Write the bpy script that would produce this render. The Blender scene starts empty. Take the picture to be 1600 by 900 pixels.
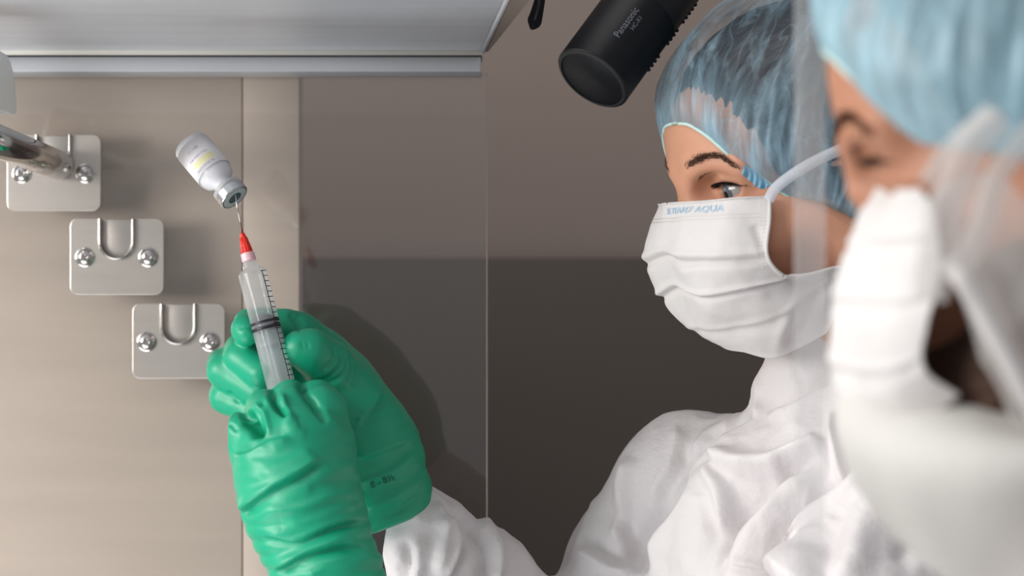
import bpy, bmesh, math, random
import numpy as np
from mathutils import Vector, Matrix
random.seed(7)
rng = np.random.default_rng(7)
SC = bpy.context.scene
C = SC.collection
# ------------------------------------------------------------------ camera, world, lights
FPX, CAMY, ZC = 3778.0, -1.6, 1.45
cam_d = bpy.data.cameras.new('camera'); cam = bpy.data.objects.new('camera', cam_d); C.objects.link(cam)
cam.location = (0, CAMY, ZC); cam.rotation_euler = (math.pi / 2, 0, 0)
cam_d.sensor_width = 36; cam_d.lens = FPX * 36 / 1600; cam_d.clip_start = .05
cam_d.dof.use_dof = True; cam_d.dof.focus_distance = 1.63; cam_d.dof.aperture_fstop = 6.7
SC.camera = cam
SC.view_settings.view_transform = 'Standard'; SC.view_settings.look = 'None'
SC.view_settings.gamma = 1; SC.view_settings.use_curve_mapping = False
SC.view_settings.exposure = 0.0
w = bpy.data.worlds.new('world'); SC.world = w; w.use_nodes = True
w.node_tree.nodes['Background'].inputs[0].default_value = (.95, .97, 1.0, 1)
w.node_tree.nodes['Background'].inputs[1].default_value = 0.37
def area(name, loc, target, size, power, col=(1, 1, 1), sy=None):
    d = bpy.data.lights.new(name, 'AREA'); d.energy = power; d.color = col; d.shape = 'RECTANGLE'
    d.size = size; d.size_y = sy or size
    o = bpy.data.objects.new(name, d); C.objects.link(o); o.location = loc
    o.rotation_euler = (Vector(target) - Vector(loc)).to_track_quat('-Z', 'Y').to_euler()
    return o
area('ceiling_lamp', (-.5, -.9, 2.9), (.0, 0, 1.4), 1.4, 20, (1, .985, .96))
area('side_lamp', (-2.0, -1.45, 1.95), (-.05, .1, 1.4), 1.2, 43, (1, .975, .94))
area('cabinet_fill', (-.85, -.28, 1.56), (.0, .1, 1.40), 0.3, 3.6, (1, .97, .92))  # unseen fill added off the left edge to brighten steel and vial
area('bench_bounce_fill', (-.55, -.35, .85), (-.3, .0, 1.6), 0.6, 3.8, (.94, .97, 1))  # added upward fill in place of bench bounce, lifts the hood underside
SC.cycles.max_bounces = 10; SC.cycles.transparent_max_bounces = 16; SC.cycles.use_denoising = True
SC.cycles.caustics_reflective = False; SC.cycles.caustics_refractive = False

# ------------------------------------------------------------------ helpers
def P(px, py, y=0.0):
    d = y - CAMY
    return np.array([(px - 800) * d / FPX, y, ZC + (450 - py) * d / FPX])
def RP(r, y=0.0): return r * (y - CAMY) / FPX
def unproj(V):
    d = V[:, 1] - CAMY
    return np.stack([800 + V[:, 0] / d * FPX, 450 - (V[:, 2] - ZC) / d * FPX], 1)
def srgb(r, g, b):
    f = lambda c: (c / 255 / 12.92) if c / 255 <= .04045 else ((c / 255 + .055) / 1.055) ** 2.4
    return (f(r), f(g), f(b), 1)
class NT:
    def __init__(s, m): s.t = m.node_tree; s.n = s.t.nodes
    def add(s, ty, **kw):
        n = s.n.new(ty)
        for k, v in kw.items():
            if k.startswith('i_'):
                n.inputs[k[2:].replace('_', ' ')].default_value = v
            else: setattr(n, k, v)
        return n
    def link(s, a, b): s.t.links.new(a, b)
def mat(name, col, rough=.5, metal=0, bump=None, bscale=200, spec=.5, sss=0, coat=0, var=0, vscale=8, stretch=None, trans=0):
    m = bpy.data.materials.new(name); m.use_nodes = True
    t = NT(m); b = t.n['Principled BSDF']
    b.inputs['Base Color'].default_value = col; b.inputs['Roughness'].default_value = rough
    b.inputs['Metallic'].default_value = metal; b.inputs['Specular IOR Level'].default_value = spec
    b.inputs['Coat Weight'].default_value = coat; b.inputs['Transmission Weight'].default_value = trans
    if sss:
        b.inputs['Subsurface Weight'].default_value = sss; b.inputs['Subsurface Radius'].default_value = (.012, .005, .003)
        b.inputs['Subsurface Scale'].default_value = .6
    co = t.add('ShaderNodeTexCoord'); mp = t.add('ShaderNodeMapping')
    t.link(co.outputs['Object'], mp.inputs[0])
    if stretch: mp.inputs['Scale'].default_value = stretch
    if var:
        n = t.add('ShaderNodeTexNoise', i_Scale=vscale, i_Detail=4.0); t.link(mp.outputs[0], n.inputs['Vector'])
        r = t.add('ShaderNodeMapRange'); t.link(n.outputs[0], r.inputs[0])
        r.inputs[1].default_value = .25; r.inputs[2].default_value = .75
        r.inputs[3].default_value = 1 - var; r.inputs[4].default_value = 1 + var
        h = t.add('ShaderNodeHueSaturation'); h.inputs['Color'].default_value = col
        t.link(r.outputs[0], h.inputs['Value']); t.link(h.outputs[0], b.inputs['Base Color'])
    if bump:
        n = t.add('ShaderNodeTexNoise', i_Scale=bscale, i_Detail=5.0); t.link(mp.outputs[0], n.inputs['Vector'])
        bp = t.add('ShaderNodeBump', i_Strength=bump, i_Distance=.002); t.link(n.outputs[0], bp.inputs['Height'])
        t.link(bp.outputs[0], b.inputs['Normal'])
    return m
def mesh_obj(name, verts, faces, m, parent=None, smooth=True):
    me = bpy.data.meshes.new(name)
    if isinstance(faces, np.ndarray) and faces.ndim == 2:
        V = np.asarray(verts, np.float32); n, k = faces.shape
        me.vertices.add(len(V)); me.vertices.foreach_set('co', V.ravel())
        me.loops.add(n * k); me.loops.foreach_set('vertex_index', faces.ravel().astype(np.int32))
        me.polygons.add(n); me.polygons.foreach_set('loop_start', np.arange(0, n * k, k, dtype=np.int32))
        me.update(calc_edges=True); me.validate()
    else:
        me.from_pydata([tuple(map(float, v)) for v in verts], [], [tuple(f) for f in faces]); me.update()
    if smooth: me.polygons.foreach_set('use_smooth', [True] * len(me.polygons))
    o = bpy.data.objects.new(name, me); C.objects.link(o)
    for q in (m if isinstance(m, (list, tuple)) else [m]): me.materials.append(q)
    if parent: o.parent = parent; o.matrix_parent_inverse = Matrix.Translation(-Vector(parent.location))
    return o
def tag(o, label, cat=None, group=None):
    o['label'] = label
    if cat: o['category'] = cat
    if group: o['group'] = group
    return o
def empty(name, loc, label, cat, group=None):
    o = bpy.data.objects.new(name, None); C.objects.link(o); o.location = loc; o.empty_display_size = .02
    return tag(o, label, cat, group)
def box(name, lo, hi, m, parent=None, bevel=0.0, segs=2, kind=None):
    bm = bmesh.new(); bmesh.ops.create_cube(bm, size=1)
    lo, hi = np.array(lo, float), np.array(hi, float)
    for v in bm.verts: v.co = Vector(((lo + hi) / 2 + np.array(v.co) * (hi - lo)))
    if bevel: bmesh.ops.bevel(bm, geom=bm.edges[:], offset=bevel, segments=segs, affect='EDGES', profile=.5)
    me = bpy.data.meshes.new(name); bm.to_mesh(me); bm.free(); me.materials.append(m)
    o = bpy.data.objects.new(name, me); C.objects.link(o)
    if bevel: me.polygons.foreach_set('use_smooth', [True] * len(me.polygons)); me.update()
    if parent: o.parent = parent; o.matrix_parent_inverse = Matrix.Translation(-Vector(parent.location))
    if kind: o['kind'] = kind
    return o
def frame(axis):
    a = np.array(axis, float); a /= np.linalg.norm(a)
    t = np.array([0, -1, 0.]) if abs(a[1]) < .9 else np.array([1., 0, 0])
    e = np.cross(t, a); e /= np.linalg.norm(e)
    return a, e, np.cross(a, e)
def lathe(name, prof, org, axis, m, parent=None, seg=48, caps=True, smooth=True, sharp=True):
    """prof: list of (t, r) along axis"""
    a, e1, e2 = frame(axis); org = np.array(org, float)
    V = []; F = []; prof = list(prof)
    if sharp:   # duplicate rings at hard corners by adding support rings
        q = [prof[0]]
        for i in range(1, len(prof) - 1):
            p0, p1, p2 = map(np.array, (prof[i - 1], prof[i], prof[i + 1]))
            l0, l1 = np.linalg.norm(p1 - p0), np.linalg.norm(p2 - p1)
            if l0 > 0 and l1 > 0 and np.dot((p1 - p0) / l0, (p2 - p1) / l1) < .8:
                s0, s1 = min(.15 * l0, .0003), min(.15 * l1, .0003)
                q += [tuple(p1 + (p0 - p1) / l0 * s0), tuple(p1), tuple(p1 + (p2 - p1) / l1 * s1)]
            else: q.append(prof[i])
        prof = q + [prof[-1]]
    for t, r in prof:
        for k in range(seg):
            an = 2 * math.pi * k / seg
            V.append(org + a * t + (e1 * math.cos(an) + e2 * math.sin(an)) * max(r, 1e-6))
    for i in range(len(prof) - 1):
        for k in range(seg):
            k2 = (k + 1) % seg; F.append((i * seg + k, i * seg + k2, (i + 1) * seg + k2, (i + 1) * seg + k))
    if caps:
        F.append(tuple(range(seg))[::-1]); F.append(tuple(range((len(prof) - 1) * seg, len(prof) * seg)))
    return mesh_obj(name, V, F, m, parent, smooth)
def catmull(pts, n):
    p = np.array(pts, float); p = np.vstack([2 * p[0] - p[1], p, 2 * p[-1] - p[-2]])
    out = []; k = len(p) - 3
    for u in np.linspace(0, k, n):
        i = min(int(u), k - 1); t = u - i
        a, b, c, d = p[i:i + 4]
        out.append(.5 * ((2 * b) + (-a + c) * t + (2 * a - 5 * b + 4 * c - d) * t * t + (-a + 3 * b - 3 * c + d) * t ** 3))
    return np.array(out)
def tube(name, pts, rad, m, parent=None, seg=10, n=None, flat=1.0, side=None):
    pts = catmull(pts, n) if n else np.array(pts, float)
    rads = np.interp(np.linspace(0, 1, len(pts)), np.linspace(0, 1, len(np.atleast_1d(rad))), np.atleast_1d(rad))
    V = []; F = []
    tan = np.gradient(pts, axis=0)
    for i, p in enumerate(pts):
        a, e1, e2 = frame(tan[i])
        if side is not None:
            e1 = np.array(side, float) - a * np.dot(side, a); e1 /= np.linalg.norm(e1); e2 = np.cross(a, e1)
        for k in range(seg):
            an = 2 * math.pi * k / seg
            V.append(p + (e1 * math.cos(an) + e2 * math.sin(an) * flat) * rads[i])
    for i in range(len(pts) - 1):
        for k in range(seg):
            k2 = (k + 1) % seg; F.append((i * seg + k, i * seg + k2, (i + 1) * seg + k2, (i + 1) * seg + k))
    F.append(tuple(range(seg))[::-1]); F.append(tuple(range((len(pts) - 1) * seg, len(pts) * seg)))
    return mesh_obj(name, V, F, m, parent)
# ---- noise
_perm = np.random.default_rng(3).permutation(256); _perm = np.concatenate([_perm, _perm, _perm])
_g = np.random.default_rng(4).normal(size=(256, 3)); _g /= np.linalg.norm(_g, axis=1, keepdims=True)
def perlin(Q):
    Q = np.asarray(Q, float); i = np.floor(Q).astype(int); f = Q - i; i &= 255
    u = f * f * f * (f * (f * 6 - 15) + 10); out = 0
    for dx in (0, 1):
        for dy in (0, 1):
            for dz in (0, 1):
                h = _perm[_perm[_perm[(i[:, 0] + dx) & 255] + ((i[:, 1] + dy) & 255)] + ((i[:, 2] + dz) & 255)]
                g = _g[h & 255]; d = f - np.array([dx, dy, dz])
                wgt = (u[:, 0] if dx else 1 - u[:, 0]) * (u[:, 1] if dy else 1 - u[:, 1]) * (u[:, 2] if dz else 1 - u[:, 2])
                out = out + wgt * (g * d).sum(1)
    return out * 1.6
def ridged(Q): return 1 - np.abs(perlin(Q)) * 2
# ---- signed distance fields
class Field:
    def __init__(s, lo, hi, h):
        s.h = h; s.lo = np.array(lo, float)
        n = np.ceil((np.array(hi) - s.lo) / h).astype(int) + 1
        s.ax = [(s.lo[i] + np.arange(n[i]) * h).astype(np.float32) for i in range(3)]
        s.F = np.full(tuple(n), .05, np.float32)
    def blk(s, lo, hi):
        sl = []
        for i in range(3):
            a = max(0, int((lo[i] - s.lo[i]) / s.h)); b = min(len(s.ax[i]), int((hi[i] - s.lo[i]) / s.h) + 2)
            if b <= a: return None
            sl.append(slice(a, b))
        X = s.ax[0][sl[0]][:, None, None]; Y = s.ax[1][sl[1]][None, :, None]; Z = s.ax[2][sl[2]][None, None, :]
        return tuple(sl), X, Y, Z
    def comb(s, sl, d, k, mode):
        A = s.F[sl]
        if mode == 'add':
            h = np.maximum(k - np.abs(A - d), 0) / k; s.F[sl] = np.minimum(A, d) - h * h * k * .25
        else:
            d = -d; h = np.maximum(k - np.abs(A - d), 0) / k; s.F[sl] = np.maximum(A, d) + h * h * k * .25
    def cap(s, a, b, ra, rb, k=.01, mode='add'):
        a, b = np.array(a, float), np.array(b, float); m = max(ra, rb) + k + 3 * s.h
        r = s.blk(np.minimum(a, b) - m, np.maximum(a, b) + m)
        if r is None: return
        sl, X, Y, Z = r; ba = b - a; L = max(float(ba @ ba), 1e-12)
        t = np.clip(((X - a[0]) * ba[0] + (Y - a[1]) * ba[1] + (Z - a[2]) * ba[2]) / L, 0, 1)
        d = np.sqrt((X - a[0] - t * ba[0]) ** 2 + (Y - a[1] - t * ba[1]) ** 2 + (Z - a[2] - t * ba[2]) ** 2) - (ra + (rb - ra) * t)
        s.comb(sl, d, k, mode)
    def ell(s, c, r, k=.01, mode='add', R=None):
        c, r = np.array(c, float), np.array(r, float); m = max(r) + k + 3 * s.h
        q = s.blk(c - m, c + m)
        if q is None: return
        sl, X, Y, Z = q; X = X - c[0]; Y = Y - c[1]; Z = Z - c[2]
        if R is not None:
            X, Y, Z = (R[0][0] * X + R[0][1] * Y + R[0][2] * Z, R[1][0] * X + R[1][1] * Y + R[1][2] * Z, R[2][0] * X + R[2][1] * Y + R[2][2] * Z)
        k0 = np.sqrt((X / r[0]) ** 2 + (Y / r[1]) ** 2 + (Z / r[2]) ** 2)
        k1 = np.sqrt((X / r[0] ** 2) ** 2 + (Y / r[1] ** 2) ** 2 + (Z / r[2] ** 2) ** 2) + 1e-6
        s.comb(sl, (k0 * (k0 - 1) / k1).astype(np.float32), k, mode)
    def plane(s, p, n, k=.004):     # remove what lies on the side n points to
        n = np.array(n, float); n /= np.linalg.norm(n)
        X, Y, Z = s.ax[0][:, None, None], s.ax[1][None, :, None], s.ax[2][None, None, :]
        d = (X - p[0]) * n[0] + (Y - p[1]) * n[1] + (Z - p[2]) * n[2]
        h = np.maximum(k - np.abs(s.F - d), 0) / k; s.F = (np.maximum(s.F, d) + h * h * k * .25).astype(np.float32)
    def mesh(s):
        F = s.F.copy(); F[0] = F[-1] = .01; F[:, 0] = F[:, -1] = .01; F[:, :, 0] = F[:, :, -1] = .01
        S = F < 0
        cs = [S[i:S.shape[0] - 1 + i, j:S.shape[1] - 1 + j, k:S.shape[2] - 1 + k] for i in (0, 1) for j in (0, 1) for k in (0, 1)]
        any_ = np.logical_or.reduce(cs); all_ = np.logical_and.reduce(cs)
        I = np.argwhere(any_ & ~all_); idx = np.full(any_.shape, -1, np.int32); idx[I[:, 0], I[:, 1], I[:, 2]] = np.arange(len(I))
        off = np.array([(i, j, k) for i in (0, 1) for j in (0, 1) for k in (0, 1)])
        vals = np.stack([F[I[:, 0] + o[0], I[:, 1] + o[1], I[:, 2] + o[2]] for o in off], 1)
        acc = np.zeros((len(I), 3)); cnt = np.zeros(len(I))
        for a in range(8):
            for b in range(a + 1, 8):
                if np.abs(off[a] - off[b]).sum() == 1:
                    va, vb = vals[:, a], vals[:, b]; mk = (va < 0) != (vb < 0)
                    t = np.where(mk, va / np.where(mk, va - vb, 1), 0)
                    acc += mk[:, None] * (off[a] + t[:, None] * (off[b] - off[a])); cnt += mk
        V = s.lo + (I + acc / cnt[:, None]) * s.h
        quads = []
        for ax in range(3):
            s0 = [slice(None)] * 3; s1 = [slice(None)] * 3; s0[ax] = slice(0, -1); s1[ax] = slice(1, None)
            A, B = S[tuple(s0)], S[tuple(s1)]
            for mk, flip in ((A & ~B, False), (~A & B, True)):
                E = np.argwhere(mk)
                u, v = (ax + 1) % 3, (ax + 2) % 3
                E = E[(E[:, u] > 0) & (E[:, v] > 0)]
                def cid(du, dv):
                    Q = E.copy(); Q[:, u] -= du; Q[:, v] -= dv; return idx[Q[:, 0], Q[:, 1], Q[:, 2]]
                q = np.stack([cid(1, 1), cid(0, 1), cid(0, 0), cid(1, 0)], 1)
                quads.append(q[:, ::-1] if flip else q)
        Q = np.concatenate(quads); Q = Q[(Q >= 0).all(1)]
        return V, Q
def vnormals(V, Q):
    n = np.cross(V[Q[:, 2]] - V[Q[:, 0]], V[Q[:, 3]] - V[Q[:, 1]])
    N = np.zeros_like(V)
    for k in range(Q.shape[1]):
        for c in range(3): N[:, c] += np.bincount(Q[:, k], n[:, c], len(V))
    return N / (np.linalg.norm(N, axis=1, keepdims=True) + 1e-12)
def smooth_mesh(V, Q, it=2, lam=.5):
    deg = np.zeros(len(V))
    for k in range(4): deg += np.bincount(Q[:, k], minlength=len(V)) 
    for _ in range(it):
        A = np.zeros_like(V)
        for k in range(4):
            nb = V[Q[:, (k + 1) % 4]]
            for c in range(3): A[:, c] += np.bincount(Q[:, k], nb[:, c], len(V))
        V = V + lam * (A / np.maximum(deg, 1)[:, None] - V)
    return V
def polydist(UV, pts):
    """distance (px), signed side and param to a smooth polyline"""
    p = catmull(pts, max(6, 5 * len(pts))); best = np.full(len(UV), 1e9); side = np.zeros(len(UV)); par = np.zeros(len(UV))
    for i in range(len(p) - 1):
        a, b = p[i], p[i + 1]; ba = b - a; L = ba @ ba
        if L < 1e-9: continue
        t = np.clip(((UV - a) @ ba) / L, 0, 1); d = UV - a - t[:, None] * ba
        dd = np.hypot(d[:, 0], d[:, 1]); mk = dd < best
        best = np.where(mk, dd, best); cr = ba[0] * d[:, 1] - ba[1] * d[:, 0]
        side = np.where(mk, np.sign(cr), side); par = np.where(mk, (i + t) / (len(p) - 1), par)
    return best, side, par
def folds(V, N, lst, face=.25, wob=0.0):
    """lst: (points px, half width px, height m, kind) kind r ridge/groove, s step (positive: side to the right of travel is raised)"""
    UV = unproj(V); fw = np.clip((face - N[:, 1]) / .3, 0, 1)
    D = np.zeros(len(V))
    if wob: UV = UV + wob * np.stack([perlin(V * 40), perlin(V * 40 + 9)], 1)
    for pts, wd, amp, kind in lst:
        pa = np.array(pts, float); lo, hi = pa.min(0) - 3 * wd - 10, pa.max(0) + 3 * wd + 10
        mk = np.where((UV[:, 0] > lo[0]) & (UV[:, 0] < hi[0]) & (UV[:, 1] > lo[1]) & (UV[:, 1] < hi[1]) & (fw > 0))[0]
        if not len(mk): continue
        d, sd, par = polydist(UV[mk], pts); tp = np.clip(np.sin(np.clip(par, 0, 1) * math.pi) * 2.2, .0, 1)
        if kind == 'r': v = np.exp(-(d / wd) ** 2)
        elif kind == 'v': v = np.clip(1 - d / wd, 0, 1)
        elif kind == 's': v = sd * (1 - np.exp(-(d / (wd * .25)) ** 2)) * np.exp(-(d / (wd * 1.6)) ** 2)
        D[mk] += amp * v * tp
    return V + N * (D * fw)[:, None]

# ------------------------------------------------------------------ materials
M = {}
M['wall'] = mat('room_wall', srgb(122, 108, 101), .6, bump=.05, bscale=60, var=.03, vscale=3)
M['wall_dark'] = mat('room_wall_dark', srgb(68, 57, 51), .6, bump=.05, bscale=60, var=.05, vscale=3)
M['floor'] = mat('floor', srgb(150, 148, 145), .5)
M['steel_beige'] = mat('brushed_beige_steel', srgb(212, 197, 184), .5, .15, bump=.06, bscale=60, var=.05, vscale=6, stretch=(1, 1, 9))
M['steel'] = mat('stainless', srgb(206, 198, 190), .34, 1, bump=.06, bscale=60, var=.05, vscale=10, stretch=(1, 1, 12))
M['steel_polished'] = mat('polished_steel', srgb(205, 200, 196), .12, 1)
M['steel_hood'] = mat('brushed_hood_metal', srgb(222, 225, 232), .36, .3, bump=.12, bscale=120, var=.06, vscale=9, stretch=(.6, 5, 5))
M['alu'] = mat('anodised_rail', srgb(206, 208, 214), .4, .3)
M['taupe'] = mat('painted_side', srgb(140, 127, 119), .5)
M['dark_gap'] = mat('gap_black', srgb(30, 28, 28), .7)
M['white_plastic'] = mat('white_plastic', srgb(246, 246, 243), .3)
M['black'] = mat('black_plastic', srgb(9, 10, 17), .45, spec=.25)
M['black_matte'] = mat('black_rubber', srgb(18, 18, 20), .6)
M['print_grey'] = mat('grey_print', srgb(105, 108, 120), .5)
M['green'] = mat('green_nitrile', srgb(18, 154, 117), .42, bump=.10, bscale=260, spec=.45, sss=.08, var=.05, vscale=30)
M['ink'] = mat('dark_green_ink', srgb(8, 92, 72), .6)
M['skin'] = mat('skin', srgb(206, 150, 122), .45, bump=.12, bscale=500, spec=.4, sss=.18, var=.05, vscale=40)
M['hair'] = mat('dark_hair', srgb(30, 27, 33), .5, bump=.5, bscale=70, var=.35, vscale=30, stretch=(1, 6, 1))
M['brow'] = mat('eyebrow_hair', srgb(66, 44, 32), .6)
M['lash'] = mat('lashes', srgb(20, 14, 12), .6)
M['beard'] = mat('brown_beard', srgb(70, 48, 36), .8, bump=.8, bscale=120, var=.3, vscale=60)
M['red'] = mat('red_hub', srgb(232, 40, 24), .3, sss=.1)
M['rubber'] = mat('stopper_rubber', srgb(32, 32, 42), .4)
M['vial_cap'] = mat('crimp_aluminium', srgb(205, 206, 208), .25, .9)
M['vial_rubber'] = mat('vial_septum', srgb(66, 84, 88), .5)
M['label'] = mat('vial_label', srgb(250, 246, 248), .6)
M['yellow'] = mat('label_yellow', srgb(240, 236, 190), .6)
M['violet'] = mat('label_print', srgb(170, 160, 190), .6)
M['elastic'] = mat('elastic_band', srgb(196, 222, 214), .7)
def suit_mat(name, col, tr=.15, al=1.0, bscale=90, rough=.6, bump=.25):
    m = bpy.data.materials.new(name); m.use_nodes = True; t = NT(m)
    b = t.n['Principled BSDF']; out = t.n['Material Output']
    b.inputs['Base Color'].default_value = col; b.inputs['Roughness'].default_value = rough; b.inputs['Specular IOR Level'].default_value = .3
    co = t.add('ShaderNodeTexCoord'); n = t.add('ShaderNodeTexNoise', i_Scale=float(bscale), i_Detail=6.0, i_Roughness=.6)
    t.link(co.outputs['Object'], n.inputs['Vector'])
    bp = t.add('ShaderNodeBump', i_Strength=bump, i_Distance=.004); t.link(n.outputs[0], bp.inputs['Height']); t.link(bp.outputs[0], b.inputs['Normal'])
    tl = t.add('ShaderNodeBsdfTranslucent'); tl.inputs[0].default_value = col; t.link(bp.outputs[0], tl.inputs['Normal'])
    mx = t.add('ShaderNodeMixShader'); mx.inputs[0].default_value = tr
    t.link(b.outputs[0], mx.inputs[1]); t.link(tl.outputs[0], mx.inputs[2])
    last = mx
    if al < 1:
        tp = t.add('ShaderNodeBsdfTransparent'); m2 = t.add('ShaderNodeMixShader'); m2.inputs[0].default_value = al
        t.link(tp.outputs[0], m2.inputs[1]); t.link(mx.outputs[0], m2.inputs[2]); last = m2
    t.link(last.outputs[0], out.inputs[0])
    return m
M['tyvek'] = suit_mat('white_coverall_fabric', srgb(221, 216, 217), .08, 1, 120, .55, .3)
M['mask'] = suit_mat('white_mask_fabric', srgb(228, 224, 223), .15, 1, 600, .7, .12)
M['veil'] = suit_mat('sheer_white_veil', srgb(240, 236, 234), .3, .42, 200, .7, .1)
def cap_mat(name, col, amin, amax):
    """thin blue non-woven: uv.x runs round the cap, uv.y from elastic to crown; gathers are denser fabric"""
    m = bpy.data.materials.new(name); m.use_nodes = True; t = NT(m); out = t.n['Material Output']; t.n.remove(t.n['Principled BSDF'])
    uv = t.add('ShaderNodeUVMap'); mp = t.add('ShaderNodeMapping'); mp.inputs['Scale'].default_value = (27, 2.4, 1)
    t.link(uv.outputs[0], mp.inputs[0])
    n = t.add('ShaderNodeTexNoise', i_Scale=1.0, i_Detail=5.0, i_Roughness=.6, i_Distortion=1.3); t.link(mp.outputs[0], n.inputs['Vector'])
    rp = t.add('ShaderNodeValToRGB'); rp.color_ramp.elements[0].position = .44; rp.color_ramp.elements[1].position = .78
    rp.color_ramp.elements[0].color = (amin,) * 3 + (1,); rp.color_ramp.elements[1].color = (amax,) * 3 + (1,)
    t.link(n.outputs[0], rp.inputs[0])
    sp = t.add('ShaderNodeSeparateXYZ'); t.link(uv.outputs[0], sp.inputs[0])
    eg = t.add('ShaderNodeMapRange'); t.link(sp.outputs[1], eg.inputs[0])      # denser towards the gathered hem
    eg.inputs[1].default_value = 0; eg.inputs[2].default_value = .32; eg.inputs[3].default_value = .45; eg.inputs[4].default_value = 0
    ad = t.add('ShaderNodeMath', operation='ADD', use_clamp=True); t.link(rp.outputs[0], ad.inputs[0]); t.link(eg.outputs[0], ad.inputs[1])
    mp2 = t.add('ShaderNodeMapping'); mp2.inputs['Scale'].default_value = (34, 3, 1); mp2.inputs['Rotation'].default_value = (0, 0, .05); t.link(uv.outputs[0], mp2.inputs[0])
    n2 = t.add('ShaderNodeTexNoise', i_Scale=1.0, i_Detail=2.0, i_Distortion=.8); t.link(mp2.outputs[0], n2.inputs['Vector'])
    sb = t.add('ShaderNodeMath', operation='SUBTRACT'); sb.inputs[1].default_value = .5; t.link(n2.outputs[0], sb.inputs[0])
    ab = t.add('ShaderNodeMath', operation='ABSOLUTE'); t.link(sb.outputs[0], ab.inputs[0])
    cr = t.add('ShaderNodeMapRange'); t.link(ab.outputs[0], cr.inputs[0]); cr.inputs[2].default_value = .022; cr.inputs[3].default_value = .16; cr.inputs[4].default_value = 0
    ad2 = t.add('ShaderNodeMath', operation='ADD', use_clamp=True); t.link(ad.outputs[0], ad2.inputs[0]); t.link(cr.outputs[0], ad2.inputs[1]); ad = ad2
    df = t.add('ShaderNodeBsdfDiffuse'); df.inputs[0].default_value = col
    tl = t.add('ShaderNodeBsdfTranslucent'); tl.inputs[0].default_value = col
    gl = t.add('ShaderNodeBsdfGlossy'); gl.inputs['Roughness'].default_value = .45; gl.inputs[0].default_value = (.9, .95, 1, 1)
    m1 = t.add('ShaderNodeMixShader'); m1.inputs[0].default_value = .35; t.link(df.outputs[0], m1.inputs[1]); t.link(tl.outputs[0], m1.inputs[2])
    m3 = t.add('ShaderNodeMixShader'); m3.inputs[0].default_value = .08; t.link(m1.outputs[0], m3.inputs[1]); t.link(gl.outputs[0], m3.inputs[2])
    tp = t.add('ShaderNodeBsdfTransparent'); m2 = t.add('ShaderNodeMixShader'); t.link(ad.outputs[0], m2.inputs[0])
    t.link(tp.outputs[0], m2.inputs[1]); t.link(m3.outputs[0], m2.inputs[2]); t.link(m2.outputs[0], out.inputs[0])
    return m
M['cap'] = cap_mat('sheer_blue_cap', srgb(150, 188, 208), .07, .84)
M['cap2'] = cap_mat('pale_blue_cap', srgb(166, 208, 224), .35, .95)
def thin_glass(name, tint, refl, ior=1.5, haze=0.0):
    m = bpy.data.materials.new(name); m.use_nodes = True; t = NT(m); out = t.n['Material Output']; t.n.remove(t.n['Principled BSDF'])
    tp = t.add('ShaderNodeBsdfTransparent'); tp.inputs[0].default_value = tint
    gl = t.add('ShaderNodeBsdfGlossy'); gl.inputs['Roughness'].default_value = .01
    lw = t.add('ShaderNodeLayerWeight'); lw.inputs['Blend'].default_value = .5      # facing = 1 - |cos|, the same from both sides
    pw = t.add('ShaderNodeMath', operation='POWER'); pw.inputs[1].default_value = 4.5; t.link(lw.outputs['Facing'], pw.inputs[0])
    mr = t.add('ShaderNodeMapRange'); t.link(pw.outputs[0], mr.inputs[0]); mr.inputs[3].default_value = .042; mr.inputs[4].default_value = .9
    ma = t.add('ShaderNodeMath', operation='MULTIPLY', use_clamp=True); ma.inputs[1].default_value = refl
    t.link(mr.outputs[0], ma.inputs[0]); mx = t.add('ShaderNodeMixShader'); t.link(ma.outputs[0], mx.inputs[0])
    t.link(tp.outputs[0], mx.inputs[1]); t.link(gl.outputs[0], mx.inputs[2]); last = mx
    if haze:
        df = t.add('ShaderNodeBsdfTranslucent'); df.inputs[0].default_value = (.92, .93, .95, 1)
        d2 = t.add('ShaderNodeBsdfDiffuse'); d2.inputs[0].default_value = (.92, .93, .95, 1)
        mm = t.add('ShaderNodeMixShader'); mm.inputs[0].default_value = .5; t.link(df.outputs[0], mm.inputs[1]); t.link(d2.outputs[0], mm.inputs[2])
        m2 = t.add('ShaderNodeMixShader'); m2.inputs[0].default_value = haze; t.link(mx.outputs[0], m2.inputs[1]); t.link(mm.outputs[0], m2.inputs[2]); last = m2
    t.link(last.outputs[0], out.inputs[0])
    return m
M['pane'] = thin_glass('pane_glass', (.97, .965, .96, 1), 1.2)
M['strip'] = thin_glass('clear_sheet_edge', (1, 1, 1, 1), .6, haze=.20)
M['barrel'] = thin_glass('milky_barrel_plastic', (.96, .98, .99, 1), 1.2, haze=.27)
M['plunger'] = thin_glass('translucent_plunger_plastic', (.96, .97, .98, 1), 1.3, haze=.35)
M['vial_glass'] = thin_glass('vial_glass', (.97, .98, .99, 1), 1.6, haze=.45)
M['pane_edge'] = mat('pane_polished_edge', srgb(150, 140, 134), .4)
M['seam'] = mat('seam_shadow_gap', srgb(120, 110, 104), .6)

# ------------------------------------------------------------------ setting
box('wall_back', (-2.2, .95, 0), (2.2, 1.05, 2.9), M['wall'], kind='structure')
box('trim_1', (-2.2, .935, 0), (2.2, .949, P(800, 403, .935)[2]), M['wall_dark'], bevel=.001, kind='structure')
box('floor', (-2.2, -2.6, -.1), (2.2, 1.05, -.001), M['floor'], kind='structure')

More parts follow.
